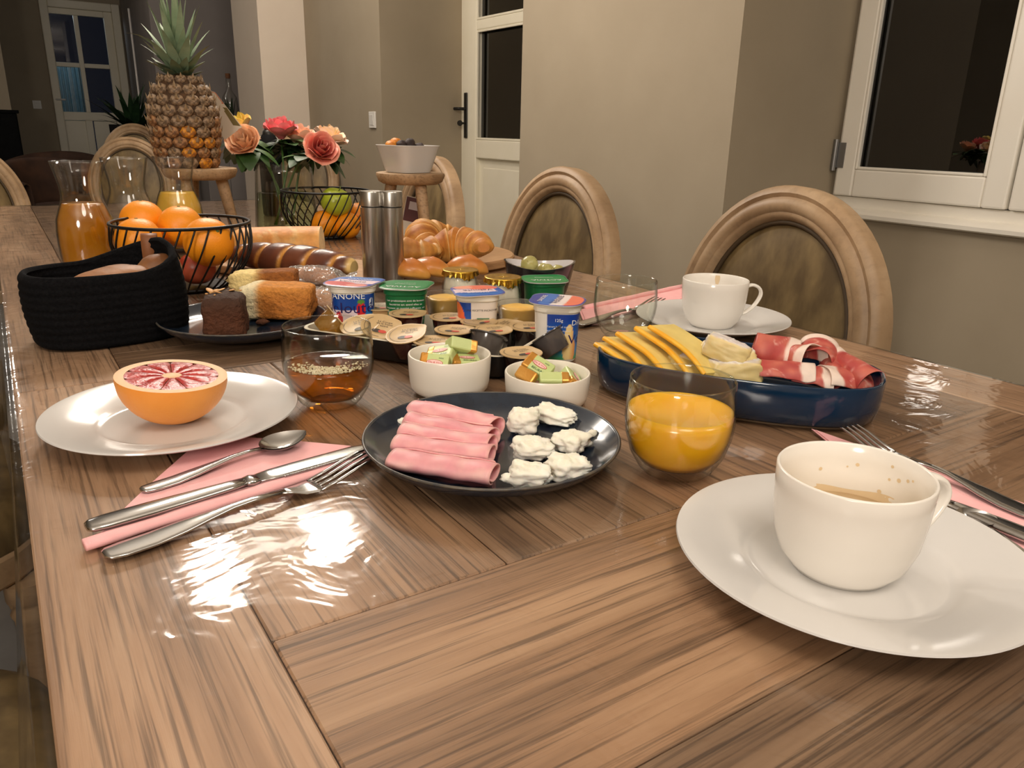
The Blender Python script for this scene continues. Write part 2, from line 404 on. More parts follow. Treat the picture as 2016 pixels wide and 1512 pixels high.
for zc in (onx(1652, 305, XD).z, 1.95):
    h = G(); h.tube([(-.035, wy0 - .012, zc - .05), (-.035, wy0 - .012, zc + .05)], .008, 10); h.tube([(-.035, wy0 - .012, zc - .002), (-.035, wy0 - .012, zc + .002)], .0095, 10)
    h.box((-.028, wy0 - .03, zc), (.004, .03, .08)); h.build('hinge', M('hinge_steel', (150, 150, 150), rough=.35, metal=.8) if 'hinge_steel' not in MATS else 'hinge_steel', win, smooth=40)

# ---- glazed door in the right wall
d1 = struct(thing('door_1', None, None, (XD, 0, 0)))
zz = lambda v: onx(948, v, XD).z
yl = onx(948, 160, XD).y; stile = dy0 - yl
f = G()
f.box((-.012, dy0 - stile / 2, 1.1), (.05, stile, 2.18)); f.box((-.012, dy1 + stile / 2, 1.1), (.05, stile, 2.18))
mid = (dy0 + dy1) / 2; iw = dy0 - dy1 - 2 * stile
z_a, z_b, z_c, z_d = zz(41), zz(61), zz(275), zz(311)
f.box((-.012, mid, (z_a + z_b) / 2), (.05, iw, z_a - z_b)); f.box((-.012, mid, (z_c + z_d) / 2), (.05, iw, z_c - z_d)); f.box((-.012, mid, .12), (.05, iw, .2)); f.box((-.012, mid, 2.13), (.05, iw, .12))
f.build('door_frame', 'cream_door', d1, smooth=False, bevel=.006)
p = G(); p.box((.002, mid, (z_d + .2) / 2), (.018, iw, z_d - .2)); p.build('panel', 'cream_door', d1, smooth=False)
p = G(); p.box((-.004, mid, (z_d + .22) / 2), (.012, iw - .09, z_d - .22 - .1)); p.build('raised_panel', 'cream_door', d1, smooth=False, bevel=.006)
for (a, b) in ((z_b, z_c), (z_a, 2.08)):
    p = G(); p.box((.004, mid, (a + b) / 2), (.006, iw, abs(a - b))); p.build('pane', 'window_glass', d1, smooth=False)
    q = G(); lo_, hi_ = min(a, b), max(a, b)
    q.box((-.03, dy0 - stile - .006, (a + b) / 2), (.014, .012, hi_ - lo_)); q.box((-.03, mid, lo_ + .006), (.014, iw - .024, .012)); q.box((-.03, mid, hi_ - .006), (.014, iw - .024, .012)); q.build('glazing_bead', 'cream_door', d1, smooth=False, bevel=.003)
hy = onx(929, 228, XD).y; hz0, hz1 = onx(929, 272, XD).z, onx(929, 183, XD).z; hl = onx(929, 215, XD).z
pl = G(); pl.box((-.042, hy, (hz0 + hz1) / 2), (.008, .034, hz1 - hz0)); plo = pl.build('handle_plate', 'dark_metal', d1, smooth=False, bevel=.012, seg=4)
lv = G(); lv.tube([(-.044, hy, hl), (-.085, hy, hl), (-.092, hy + .02, hl), (-.092, hy + .1, hl)], .009, 10); lv.build('lever', 'dark_metal', d1, smooth=60)
ky = G(); kz = onx(929, 243, XD).z; ky.tube([(-.044, hy, kz), (-.07, hy, kz)], .006, 8); ky.lathe([(0, -.003), (.016, -.003), (.016, .003), (0, .003)], 16); 
ky.v[-1:] = ky.v[-1:]; kst = len(ky.v) - 34
ky.xf(Matrix.Translation((-.08, hy, kz)) @ Matrix.Rotation(rad(90), 4, 'X'), kst); ky.build('key', 'dark_metal', d1, smooth=40)

# ---- far four-pane door
d2 = struct(thing('door_2', None, None, (0, YB, 0)))
X2 = lambda u, v=120: ony(u, v, YB).x
Z2 = lambda v, u=140: ony(u, v, YB).z
dw = d2b - d2a; jm = .09
f = G()
f.box((d2a + jm / 2, .0, d2top / 2), (jm, .16, d2top)); f.box((d2b - jm / 2, .0, d2top / 2), (jm, .16, d2top)); f.box(((d2a + d2b) / 2, 0, d2top - jm / 2), (dw - 2 * jm, .16, jm))
f.build('door_jamb', 'cream_door', d2, smooth=False, bevel=.01)
gl, gr, gt, gb = X2(100), X2(214), Z2(30), Z2(220)
gm, gmz = X2(160), Z2(128)
lf = G(); a0, a1 = d2a + jm, d2b - jm; zt = d2top - jm
lf.box(((a0 + gl) / 2, -.01, zt / 2), (gl - a0, .05, zt)); lf.box(((a1 + gr) / 2, -.01, zt / 2), (a1 - gr, .05, zt)); lf.box(((gl + gr) / 2, -.01, (gt + zt) / 2), (gr - gl, .05, zt - gt))
lf.box((gm, -.01, (gt + gb) / 2), (.05, .05, gt - gb)); lf.box(((gl + gm - .025) / 2, -.01, gmz), (gm - .025 - gl, .05, .05)); lf.box(((gr + gm + .025) / 2, -.01, gmz), (gr - gm - .025, .05, .05))
lf.box(((gl + gr) / 2, -.01, (gb + gb - .1) / 2), (gr - gl, .05, .1)); lf.box(((gl + gr) / 2, -.01, .1), (gr - gl, .05, .2)); lf.box(((gl + gr) / 2, -.01, (gb - .1 + .2) / 2), (.08, .05, gb - .3))
lf.build('door_leaf', 'cream_door', d2, smooth=False, bevel=.006)
for (xa, xb) in ((gl, gm - .04), (gm + .04, gr)):
    p = G(); p.box(((xa + xb) / 2, .0, (gb - .1 + .2) / 2), (xb - xa - .005, .02, gb - .305)); p.build('panel', 'cream_door', d2, smooth=False, bevel=.006)
for (xa, xb) in ((gl, gm - .025), (gm + .025, gr)):
    for (za, zb) in ((gb, gmz - .025), (gmz + .025, gt)):
        p = G(); p.box(((xa + xb) / 2, 0, (za + zb) / 2), (xb - xa - .002, .006, zb - za - .002)); p.build('pane', 'door_glass', d2, smooth=False)
p = G(); px = X2(110, 200); p.box((px, -.04, Z2(200)), (.045, .01, .24)); p.tube([(px, -.045, Z2(197)), (px, -.09, Z2(197)), (px + .1, -.09, Z2(197))], .01, 8); p.build('handle_plate', 'switch_white', d2, smooth=40)
M('curtain_blue', (150, 196, 214), (170, 210, 224), rough=.9, scale=20)
cy_ = YB + .75; cxa, cxb = ony(112, 170, cy_).x, ony(163, 170, cy_).x; cza, czb = ony(140, 225, cy_).z - .3, ony(140, 132, cy_).z
g = G(); g.grid(lambda u, v: (lerp(cxa, cxb, u), cy_ - YB + .02 * sin(u * 40), lerp(.02, czb, v)), 60, 6); tag(g.build('curtain', 'curtain_blue', d2), 'pale blue curtain beyond the lower pane')
bulb('curtain_fill', ((cxa + cxb) / 2 - .1, YB + .32, 2.3), 5, .08, (.75, .9, 1))  # unseen bluish light, added so the curtain shows through the pane

# ---- light switches
def switch(loc, rotz, label, s=1.0):
    t = thing('light_switch', label, 'switch', loc, rotz, 'light switches on the walls')
    p = G(); p.box((0, -.005, 0), (.082 * s, .01, .086 * s)); p.build('plate', 'switch_white', t, smooth=False, bevel=.003)
    r = G(); r.box((0, -.0118, .0), (.052 * s, .004, .056 * s)); r.build('rocker', 'switch_white', t, rot=(rad(4), 0, 0), smooth=False, bevel=.002)
sp = onx(735, 236, XW); switch((sp.x, sp.y, sp.z), rad(-90), 'white light switch on the beige wall beside the glazed door niche')
sp = ony(73, 206, YB); switch((sp.x, sp.y, sp.z), 0, 'white light switch on the dim far wall beside the four-pane door', 1.1)

# ================================================================ DINING TABLE
TX0, TX1, TY0, TY1 = -.016, .962, -.32, 2.985
tb = thing('dining_table', 'long weathered brown wooden dining table with parquet top under clear plastic', 'table', (.468, 1.33, 0))
T0 = Vector((.468, 1.33, 0))
def plank(x0, x1, y0, y1, along, mat, th=.04):
    dx = random.uniform(.0002, .0006)
    cx_, cy_ = (x0 + x1) / 2, (y0 + y1) / 2; L, W = (y1 - y0, x1 - x0) if along == 'y' else (x1 - x0, y1 - y0)
    g_ = G(); g_.box((0, 0, -th / 2), (L - .0008, W - .0008, th))
    o = g_.build('plank', mat, tb, (cx_ - T0.x, cy_ - T0.y, TZ - .0022 - dx), (0, 0, pi / 2 if along == 'y' else 0), smooth=False, bevel=.0012, seg=1)
    return o
rw = .105
for (a, b) in ((TY0, .9), (.9, 1.95), (1.95, TY1)):
    plank(TX0, TX0 + rw, a, b, 'y', 'rail_wood'); plank(TX1 - rw, TX1, a, b, 'y', 'rail_wood')
ix0, ix1 = TX0 + rw, TX1 - rw
def field(y0, y1, n, along, mats):
    if along == 'y':
        wdt = (ix1 - ix0) / n
        for i in range(n): plank(ix0 + i * wdt, ix0 + (i + 1) * wdt, y0, y1, 'y', mats[i % len(mats)])
    else:
        wdt = (y1 - y0) / n
        for i in range(n): plank(ix0, ix1, y0 + i * wdt, y0 + (i + 1) * wdt, 'x', mats[i % len(mats)])
field(TY0, .366, 4, 'x', ['plank_wood', 'plank_wood', 'dark_plank_wood', 'plank_wood'])
field(.366, .885, 5, 'y', ['plank_wood', 'dark_plank_wood', 'plank_wood'])
field(.885, 1.01, 1, 'x', ['dark_plank_wood'])
field(1.01, 1.60, 5, 'y', ['dark_plank_wood', 'plank_wood', 'dark_plank_wood'])
field(1.60, 1.90, 2, 'x', ['plank_wood', 'dark_plank_wood'])
field(1.90, 2.75, 5, 'y', ['dark_plank_wood', 'dark_plank_wood', 'plank_wood'])
field(2.75, TY1, 2, 'x', ['dark_plank_wood'])
ap = G(); ax0, ax1, ay0, ay1 = TX0 + .11, TX1 - .11, TY0 + .14, TY1 - .14
for (c, d) in (((ax0, (ay0 + ay1) / 2), (.03, ay1 - ay0 - .1)), ((ax1, (ay0 + ay1) / 2), (.03, ay1 - ay0 - .1)), (((ax0 + ax1) / 2, ay0), (ax1 - ax0 - .1, .03)), (((ax0 + ax1) / 2, ay1), (ax1 - ax0 - .1, .03))):
    ap.box((c[0] - T0.x, c[1] - T0.y, TZ - .043 - .05), (d[0], d[1], .1))
ap.build('apron', 'dark_plank_wood', tb, smooth=False, bevel=.003)
for x in (ax0, ax1):
    for y in (ay0, ay1):
        l = G(); l.box((x - T0.x, y - T0.y, (TZ - .043) / 2), (.1, .1, TZ - .043)); l.build('leg', 'rail_wood', tb, smooth=False, bevel=.006)
# clear plastic cover, hanging over the edges
def cover_pt(s, t):
    # s across (0..1), t along (0..1); profile across: hem, edge, flat, edge, hem
    y = lerp(TY0 - .006, TY1 + .006, t)
    hang = .15; Wd = TX1 - TX0; r = .012
    per = hang + Wd + hang; d = s * per
    if d < hang:
        k = 1 - d / hang
        wv = .007 * sin(11 * t + 1) + .004 * sin(23 * t + 2)
        x = TX0 - .006 - (.012 + wv) * k ** .8 - .012 * k; z = TZ - hang * k
    elif d > hang + Wd:
        k = (d - hang - Wd) / hang
        x = TX1 + .006 + (.018 + .010 * sin(27 * t)) * k; z = TZ - hang * k
    else:
        x = TX0 - .006 + (d - hang) / Wd * (Wd + .012); z = TZ
        e = min(x - TX0 + .006, TX1 + .006 - x)
        if e < .012: z -= (.012 - e) ** 2 * 30
    return (x, y, z)
g = G(); ss = [i / 12 * .15 for i in range(12)] ; per = .3 + TX1 - TX0
sv = [.15 * i / 10 / per for i in range(10)] + [(.15 + (TX1 - TX0) * q) / per for q in (0, .004, .008, .012, .02, .2, .4, .6, .8, .98, .988, .992, .996, 1)] + [1 - .15 * (9 - i) / 10 / per for i in range(10)]
g.grid(lambda u, v: cover_pt(sv[min(int(round(u * (len(sv) - 1))), len(sv) - 1)], v), len(sv), 140)
cv = g.build('table_cover', 'clear_cover', None)
tag(cv, 'clear wrinkled plastic sheet covering the wooden table and hanging over its edge', 'tablecloth')

# ================================================================ CHAIRS
def make_chair():
    t = thing('oval_back_chair', None, 'chair')
    # local: faces -x, seat centre at the origin, back at x=+.21
    A, B, HC = .232, .275, .668
    tilt = rad(7)
    bx = Matrix.Translation((.205, 0, HC)) @ Matrix.Rotation(tilt, 4, 'Y')
    prof = [(0, -.014), (0, .016), (-.004, .024), (-.014, .028), (-.021, .024), (-.024, .026), (-.03, .031), (-.042, .031), (-.048, .025), (-.052, .026), (-.058, .022), (-.064, .012), (-.066, -.006), (-.05, -.014)]
    n = 72; g_ = G(); vs = []; fs = []
    for i in range(n):
        th = 2 * pi * i / n; nx, ny = cos(th) / A, sin(th) / B; L = hypot(nx, ny); nx /= L; ny /= L
        for (o, h) in prof: vs.append(bx @ Vector((-h, A * cos(th) + nx * o, B * sin(th) + ny * o)))
    m = len(prof)
    for i in range(n):
        for k in range(m): fs.append((i * m + k, i * m + (k + 1) % m, ((i + 1) % n) * m + (k + 1) % m, ((i + 1) % n) * m + k))
    g_.add(vs, fs); g_.build('back_frame', 'chair_wood', t, smooth=50)
    for sgn in (1, -1):
        pass
    p = G(); a, b = A - .062, B - .062
    def pad(u, v):
        th = 2 * pi * u; r = v; h = .016 * (1 - r ** 3)
        return bx @ Vector((-h - .006, a * r * cos(th), b * r * sin(th)))
    p.grid(pad, 48, 9, cu=True)
    def padb(u, v):
        th = 2 * pi * u; r = v; h = .012 * (1 - r ** 3)
        return bx @ Vector((h + .006, a * r * cos(th), b * r * sin(th)))
    p.grid(padb, 48, 9, cu=True)
    p.build('back_pad', 'chair_leather', t)
    pp = G(); pp.tube([bx @ Vector((-.012, (a - .004) * cos(2 * pi * i / 60), (b - .004) * sin(2 * pi * i / 60))) for i in range(60)], .005, 6, closed=True); pp.build('piping', 'chair_piping', t)
    # seat
    sh = []
    for i in range(48):
        th = 2 * pi * i / 48; c, s_ = cos(th), sin(th); k = (abs(c) ** 3.2 + abs(s_) ** 3.2) ** (-1 / 3.2)
        x, y = k * c, k * s_; y *= 1 - .07 * (x * .5 + .5); sh.append((x * .225, y * .245))
    fr_ = G(); fr_.prism([(x * 1.0, y * 1.0) for x, y in sh], .375, .425); fr_.build('seat_rail', 'chair_wood', t, smooth=40, bevel=.006)
    c = G(); zs = [(1.0, .426), (1.0, .452), (.985, .468), (.93, .482), (.8, .492), (.5, .5), (0.02, .503)]
    vs = []; fs = []
    for (k, z) in zs: vs += [(x * k * .985, y * k * .985, z) for x, y in sh]
    for j in range(len(zs) - 1):
        for i in range(48): fs.append((j * 48 + i, j * 48 + (i + 1) % 48, (j + 1) * 48 + (i + 1) % 48, (j + 1) * 48 + i))
    fs.append(tuple(range((len(zs) - 1) * 48, len(zs) * 48))); c.add(vs, fs); c.build('seat_cushion', 'chair_leather', t)
    for (x, y) in ((-.185, -.19), (-.185, .19)):
        l = G(); l.lathe([(0, 0), (.012, 0), (.0145, .01), (.014, .02), (.013, .03), (.024, .31), (.028, .32), (.022, .332), (.022, .338), (.03, .345), (.03, .374), (0, .374)], 16)
        l.build('leg', 'chair_wood', t, (x, y, 0), smooth=50)
    for y in (-.175, .175):
        l = G(); l.tube([(.27, y, 0), (.235, y, .2), (.2, y, .374)], [.014, .018, .023], 10); l.build('leg', 'chair_wood', t, smooth=50)
        q = G(); q.tube([(.195, y * .98, .425), (.193, y * .86, .47), (.197, y * .74, .5)], [.02, .018, .018], 10); q.build('back_post', 'chair_wood', t, smooth=50)
    return t
CH = make_chair()
GRP = 'oval-backed dining chairs around the table'
CH.location = (.985, .915, 0); tag(CH, 'oval-backed brown leather chair beneath the white window, behind the empty cup', None, GRP)
dup(CH, 'oval-backed brown leather chair standing in front of the plain beige pier', (.985, 1.60, 0), rad(2), GRP)
dup(CH, 'oval-backed brown leather chair partly hidden behind the stool with the white bowl', (.985, 2.33, 0), rad(-2), GRP)
c_ = dup(CH, 'oval-backed chair showing only its seat corner at the very front of the table', (-.235, .66, 0), pi, GRP)
dup(CH, 'oval-backed chair whose seat rail shows below the table edge near the grapefruit plate', (-.235, 1.415, 0), pi, GRP)
dup(CH, 'oval-backed chair with one tapered leg seen past the table edge on the grey floor', (-.285, 2.0, 0), pi, GRP)
pE = deep(262, 330, 4.2); dup(CH, 'pale oval-backed chair behind the three carafes, in front of the dark armchairs', (pE.x - .05, pE.y + .05, 0), rad(70), GRP)
pF = deep(262, 300, 5.1); f_ = dup(CH, 'oval-backed chair farthest away, its top just under the dark pot plant', (pF.x, pF.y + .2, 0), rad(70), GRP); f_.scale = (1, 1, 1.075)
pD = deep(611, 300, 4.5); f_ = dup(CH, 'oval-backed chair by the pale pillar behind the roses', (pD.x - .12, pD.y + .02, 0), rad(55), GRP); f_.scale = (1, 1, 1.05)
pG = deep(-34, 335, 2.8); dup(CH, 'oval-backed chair cut off at the far corner of the table beside the brown armchair', (pG.x, pG.y + .1, 0), rad(112), GRP)

# ================================================================ MATERIALS FOR THE TABLE THINGS
M('porcelain', (212, 210, 208), rough=.13)
M('cup_white', (236, 231, 223), rough=.16)
M('ramekin_white', (236, 229, 216), rough=.25)
M('navy_glaze', (22, 32, 46), (32, 43, 58), rough=.16, scale=60, detail=5, coat=.3)
M('navy_rim', (92, 84, 72), (50, 52, 58), rough=.35, scale=90)
M('teal_glaze', (6, 33, 58), (10, 42, 70), rough=.14, scale=14, coat=.4)
M('unglazed', (120, 104, 84), rough=.7)
M('steel', (196, 194, 192), rough=.16, metal=1.0)
M('brushed_steel', (178, 174, 168), (196, 192, 186), rough=.3, metal=1.0, scale=40, stretch=(30, 30, .6))
M('black_gap', (10, 10, 10), rough=.5)
M('napkin_pink', (250, 184, 186), (252, 192, 193), rough=.9, scale=60, bmp=.25, bscale=900, bdist=.0006)
GLASS('tumbler_glass', tint=(254, 255, 253), edge=(192, 198, 192), rough=.012, ior=1.5, gl=1.15)
GLASS('carafe_glass', tint=(254, 254, 253), edge=(150, 153, 148), rough=.012, ior=1.5, gl=1.2)
GLASS('plastic_film', tint=(248, 246, 244), edge=(225, 222, 220), rough=.07, ior=1.5, bmp=1.0, bscale=48, bdist=.03, gl=3.0, dirt=.2)
GLASS('clear_pot', tint=(252, 251, 248), edge=(226, 224, 218), rough=.12, ior=1.4, dirt=.05)
M('orange_juice', (247, 178, 28), (250, 186, 38), rough=.22, scale=30, sss=.25, sssr=(.02, .008, .001), coat=.4)
M('pale_juice', (243, 190, 62), (246, 198, 74), rough=.3, scale=30, sss=.2)
M('amber_juice', (176, 112, 20), (198, 134, 34), rough=.15, scale=12, sss=.25, sssr=(.03, .012, .002), coat=.3)
GLASS('tea_liquid', tint=(226, 176, 92), edge=(176, 112, 30), rough=.02, ior=1.33)
M('foam', (196, 178, 140), (222, 208, 176), rough=.4, scale=220, bmp=.5, bscale=320)
M('coffee_foam', (206, 178, 138), (226, 204, 168), rough=.35, scale=30)
M('coffee', (120, 76, 42), (160, 112, 68), rough=.2, scale=30)
M('stain', (222, 198, 160), rough=.4)
M('orange_peel', (246, 146, 14), (250, 158, 24), rough=.42, scale=14, bmp=.35, bscale=330, bdist=.001)
M('orange_stem', (96, 110, 50), rough=.7)
M('apple_green', (164, 180, 40), (186, 200, 62), rough=.3, scale=16, detail=5)
M('apple_red', (150, 40, 34), (196, 96, 66), rough=.3, scale=12)
M('wire_black', (18, 18, 18), rough=.4, metal=.3)
M('felt_black', (11, 11, 13), (20, 20, 22), rough=.95, scale=300, bmp=.6, bscale=700, bdist=.0015, spec=.1)
M('tan_leather', (128, 78, 44), (146, 92, 54), rough=.55, scale=40)
M('grapefruit_peel', (240, 150, 56), (246, 164, 74), rough=.4, scale=14, bmp=.3, bscale=330, bdist=.001)
M('pith', (244, 196, 152), rough=.6, sss=.2)
M('pulp', (158, 34, 32), (192, 58, 52), rough=.3, scale=170, detail=2, bmp=.5, bscale=320, bdist=.0015)
MV('baked', rough=.55, bmp=.35, bscale=130, vary=.16, vscale=70)
MV('crumb', rough=.85, bmp=.9, bscale=190, bdist=.004, vary=.14, vscale=160)
MV('glossy_crust', rough=.32, bmp=.15, bscale=120, vary=.12, vscale=50)
MV('meat', rough=.48, bmp=.12, bscale=160, sss=.12, vary=.07, vscale=90)
MV('cheese', rough=.42, bmp=.15, bscale=90, sss=.15, vary=.05, vscale=60)
MV('white_cheese', rough=.55, bmp=.3, bscale=150, sss=.2, vary=.05, vscale=90)
MV('print', rough=.35, vary=.03, vscale=80)
MV('petal', rough=.55, sss=.15, vary=.06, vscale=60)
MV('leafy', rough=.42, vary=.15, vscale=60)
M('white_plastic', (232, 226, 214), rough=.35, sss=.1)
M('ink_white', (238, 238, 236), rough=.4)
M('ink_navy', (36, 26, 92), rough=.4)
M('ink_dark', (58, 48, 40), rough=.5)
M('ink_red', (190, 44, 48), rough=.4)
M('ink_green', (20, 96, 56), rough=.4)
M('green_plastic', (14, 96, 52), (18, 108, 60), rough=.35, scale=10)
M('green_lid', (24, 128, 66), (30, 138, 74), rough=.3, scale=10)
M('gold_foil', (206, 158, 54), (232, 190, 92), rough=.28, metal=1.0, scale=60, bmp=.5, bscale=120, bdist=.003)
M('yogurt', (244, 238, 218), rough=.4)
M('compote', (238, 186, 84), (244, 206, 116), rough=.3, scale=30)
M('jam_lid', (196, 164, 116), (206, 176, 130), rough=.45, scale=30)
M('jam_red', (40, 10, 8), (62, 16, 12), rough=.1, scale=10, coat=.6)
M('jam_black', (20, 12, 12), (34, 18, 16), rough=.1, scale=10, coat=.6)
M('jam_amber', (120, 84, 28), (150, 106, 40), rough=.15, scale=10, coat=.5, sss=.2)
M('jam_pale', (196, 158, 110), rough=.2, coat=.4, sss=.2)
M('smoke_plastic', (58, 54, 54), (84, 78, 76), rough=.18, scale=14, coat=.6)
M('tray_black', (18, 18, 20), rough=.4)
M('tray_cream', (214, 204, 184), rough=.45)
M('butter_green', (192, 206, 138), (202, 214, 150), rough=.4, scale=30, bmp=.2, bscale=60, bdist=.003)
M('butter_gold', (202, 140, 58), (222, 166, 84), rough=.3, metal=.55, scale=40, bmp=.3, bscale=80, bdist=.003)
M('dark_bowl', (34, 30, 32), rough=.2, coat=.4)
M('bowl_inside', (222, 218, 222), rough=.2, coat=.4)
M('pickle', (158, 150, 88), (182, 176, 112), rough=.3, scale=30, sss=.2)
M('herb', (60, 54, 24), rough=.7)
M('dried_apricot', (196, 112, 30), (224, 146, 44), rough=.5, scale=40)
M('prune', (30, 17, 16), (48, 29, 26), rough=.7, scale=60, bmp=.5, bscale=90, bdist=.004)
M('pine_dark', (96, 76, 56), (160, 134, 106), rough=.6, scale=200, lo=.42, hi=.58)
M('pine_gold', (150, 92, 40), (224, 150, 34), rough=.5, scale=190, lo=.42, hi=.6)
M('pine_mid', (110, 72, 42), (176, 128, 82), rough=.55, scale=200, lo=.42, hi=.6)
M('pine_scale', (168, 146, 112), (132, 104, 76), rough=.7, scale=120)
M('crown_green', (104, 126, 98), (146, 162, 132), rough=.5, scale=14, stretch=(1, 1, 2))
M('paper_card', (206, 196, 180), rough=.6)
M('stem_green', (60, 92, 36), (84, 116, 52), rough=.5, scale=30)
GLASS('water', tint=(226, 236, 214), edge=(170, 186, 150), rough=.02, ior=1.33)
M('cork', (122, 78, 48), rough=.8)

# ================================================================ PLATES, CUPS, GLASSES
PLATE = [(0, .002), (.052, .002), (.056, 0), (.060, .0), (.064, .003), (.085, .0095), (.1075, .0165), (.109, .0178), (.1085, .019), (.106, .0188), (.085, .0135), (.069, .0095), (.0655, .0082), (.062, .0066), (.058, .0062), (0, .006)]
def plate(name, label, loc, mat='porcelain', group=None):
    g = G(); g.lathe(PLATE, 96); o = g.build(name, mat, None, loc, smooth=50); return tag(o, label, 'plate', group)
plate('white_plate', 'white porcelain plate holding the big coffee cup', (.422, .242, TZ))
plate('white_plate', 'white porcelain plate sprinkled with drops under the halved grapefruit', (.107, .718, TZ))
plate('white_plate', 'white porcelain plate carrying the empty cup near the leather chairs', (.840, .748, TZ))
NAVY = [(0, .002), (.05, .002), (.054, 0), (.06, 0), (.063, .003), (.085, .0075), (.1, .0145), (.1062, .0212), (.107, .0232), (.1062, .0242), (.1045, .0232), (.098, .0165), (.085, .0105), (.07, .0078), (0, .007)]
def navy(label, loc):
    t = thing('navy_plate', label, 'plate', loc)
    g = G(); g.lathe(NAVY, 96); g.build('dish_body', 'navy_glaze', t)
    r = G(); r.tube([(.1063 * cos(2 * pi * i / 96), .1063 * sin(2 * pi * i / 96), .0232) for i in range(96)], .0012, 6, closed=True); r.build('rim', 'navy_rim', t); return t
navy('dark navy stoneware plate with rolled ham and goat cheese', (.318, .508, TZ))
navy('dark navy stoneware plate with brown cake and brioche pieces', (.252, 1.03, TZ))
CUP = [(0, .003), (.026, .003), (.0275, 0), (.030, 0), (.032, .003), (.0385, .011), (.0428, .024), (.0448, .04), (.0458, .056), (.0461, .0655), (.0452, .0668), (.044, .0658), (.0436, .056), (.0424, .038), (.0395, .023), (.034, .0125), (.026, .008), (0, .007)]
def cup(label, loc, hang):
    t = thing('coffee_cup', label, 'cup', loc)
    g = G(); g.lathe(CUP, 64); g.build('cup_body', 'cup_white', t)
    h = G(); c, s_ = cos(hang), sin(hang)
    pts = spline([(.0445, 0, .056), (.054, 0, .0585), (.064, 0, .054), (.067, 0, .044), (.060, 0, .030), (.05, 0, .0205), (.0415, 0, .0165)], 26)
    vs = []; fs = []; n = 10
    for i, p in enumerate(pts):
        a = pts[max(i - 1, 0)]; b = pts[min(i + 1, len(pts) - 1)]; tg = (b - a).normalized(); nr = Vector((tg.z, 0, -tg.x))
        for k in range(n):
            q = p + nr * (.0023 * cos(2 * pi * k / n)) + Vector((0, 1, 0)) * (.0052 * sin(2 * pi * k / n)); vs.append((q.x * c - q.y * s_, q.x * s_ + q.y * c, q.z))
    for i in range(len(pts) - 1): fs += [(i * n + k, i * n + (k + 1) % n, (i + 1) * n + (k + 1) % n, (i + 1) * n + k) for k in range(n)]
    h.add(vs, fs); h.build('handle', 'cup_white', t); return t
c1 = cup('big white cup with a little milky coffee left in it', (.415, .243, TZ + .0064), rad(-22))
g = G(); g.lathe([(0, .0321), (.0412, .0322), (.0416, .0316)], 40); tag(g.build('coffee_foam', 'coffee_foam', c1), 'beige coffee foam')
g = G(); a0 = facing((.415, .243)) + .35; g.grid(lambda u, v: ((.010 + .010 * v) * cos(a0 + (u - .5) * 2.4), (.010 + .010 * v) * sin(a0 + (u - .5) * 2.4), .0326), 14, 3); g.build('coffee', 'coffee', c1)
g = G()
def cup_r(z):
    P = [(.034, .0125), (.0395, .023), (.0424, .038), (.0436, .056), (.044, .0658)]
    for (r0, z0), (r1, z1) in zip(P, P[1:]):
        if z0 <= z <= z1: return lerp(r0, r1, (z - z0) / (z1 - z0))
    return .044
rnd = random.Random(3)
for k in range(9):
    th = facing((.415, .243)) + pi + rnd.uniform(-.9, .8); z = rnd.uniform(.038, .058); r = rnd.uniform(.0006, .0016)
    g.grid(lambda u, v: ((cup_r(z + v * r * sin(2 * pi * u)) - .0003) * cos(th + v * r * cos(2 * pi * u) / .043), (cup_r(z + v * r * sin(2 * pi * u)) - .0003) * sin(th + v * r * cos(2 * pi * u) / .043), z + v * r * sin(2 * pi * u)), 10, 2, cu=True)
fa = facing((.415, .243)) + pi
g.grid(lambda u, v: ((cup_r(.032 + v * (.007 + .004 * sin(u * 7 + 1))) - .0003) * cos(fa + (u - .5) * 2.2), (cup_r(.032 + v * (.007 + .004 * sin(u * 7 + 1))) - .0003) * sin(fa + (u - .5) * 2.2), .032 + v * (.007 + .004 * sin(u * 7 + 1)) * sin(pi * min(1, max(0, u)))), 30, 5)
g.build('coffee_stains', 'stain', c1)
c2 = cup('smaller looking white cup with a dried brown drip inside, near the leather chairs', (.833, .742, TZ + .0064), rad(-30))
g = G(); th0 = facing((.833, .742)) + pi - .05
g.grid(lambda u, v: ((cup_r(.03 + v * .034) - .0003) * cos(th0 + (u - .5) * .12 * (1 + .4 * sin(v * 9))), (cup_r(.03 + v * .034) - .0003) * sin(th0 + (u - .5) * .12 * (1 + .4 * sin(v * 9))), .03 + v * .034), 5, 14)
g.build('coffee_drip', 'stain', c2)
g = G(); g.lathe([(0, .0095), (.028, .0098), (.031, .0104)], 30); g.build('coffee', 'coffee', c2)

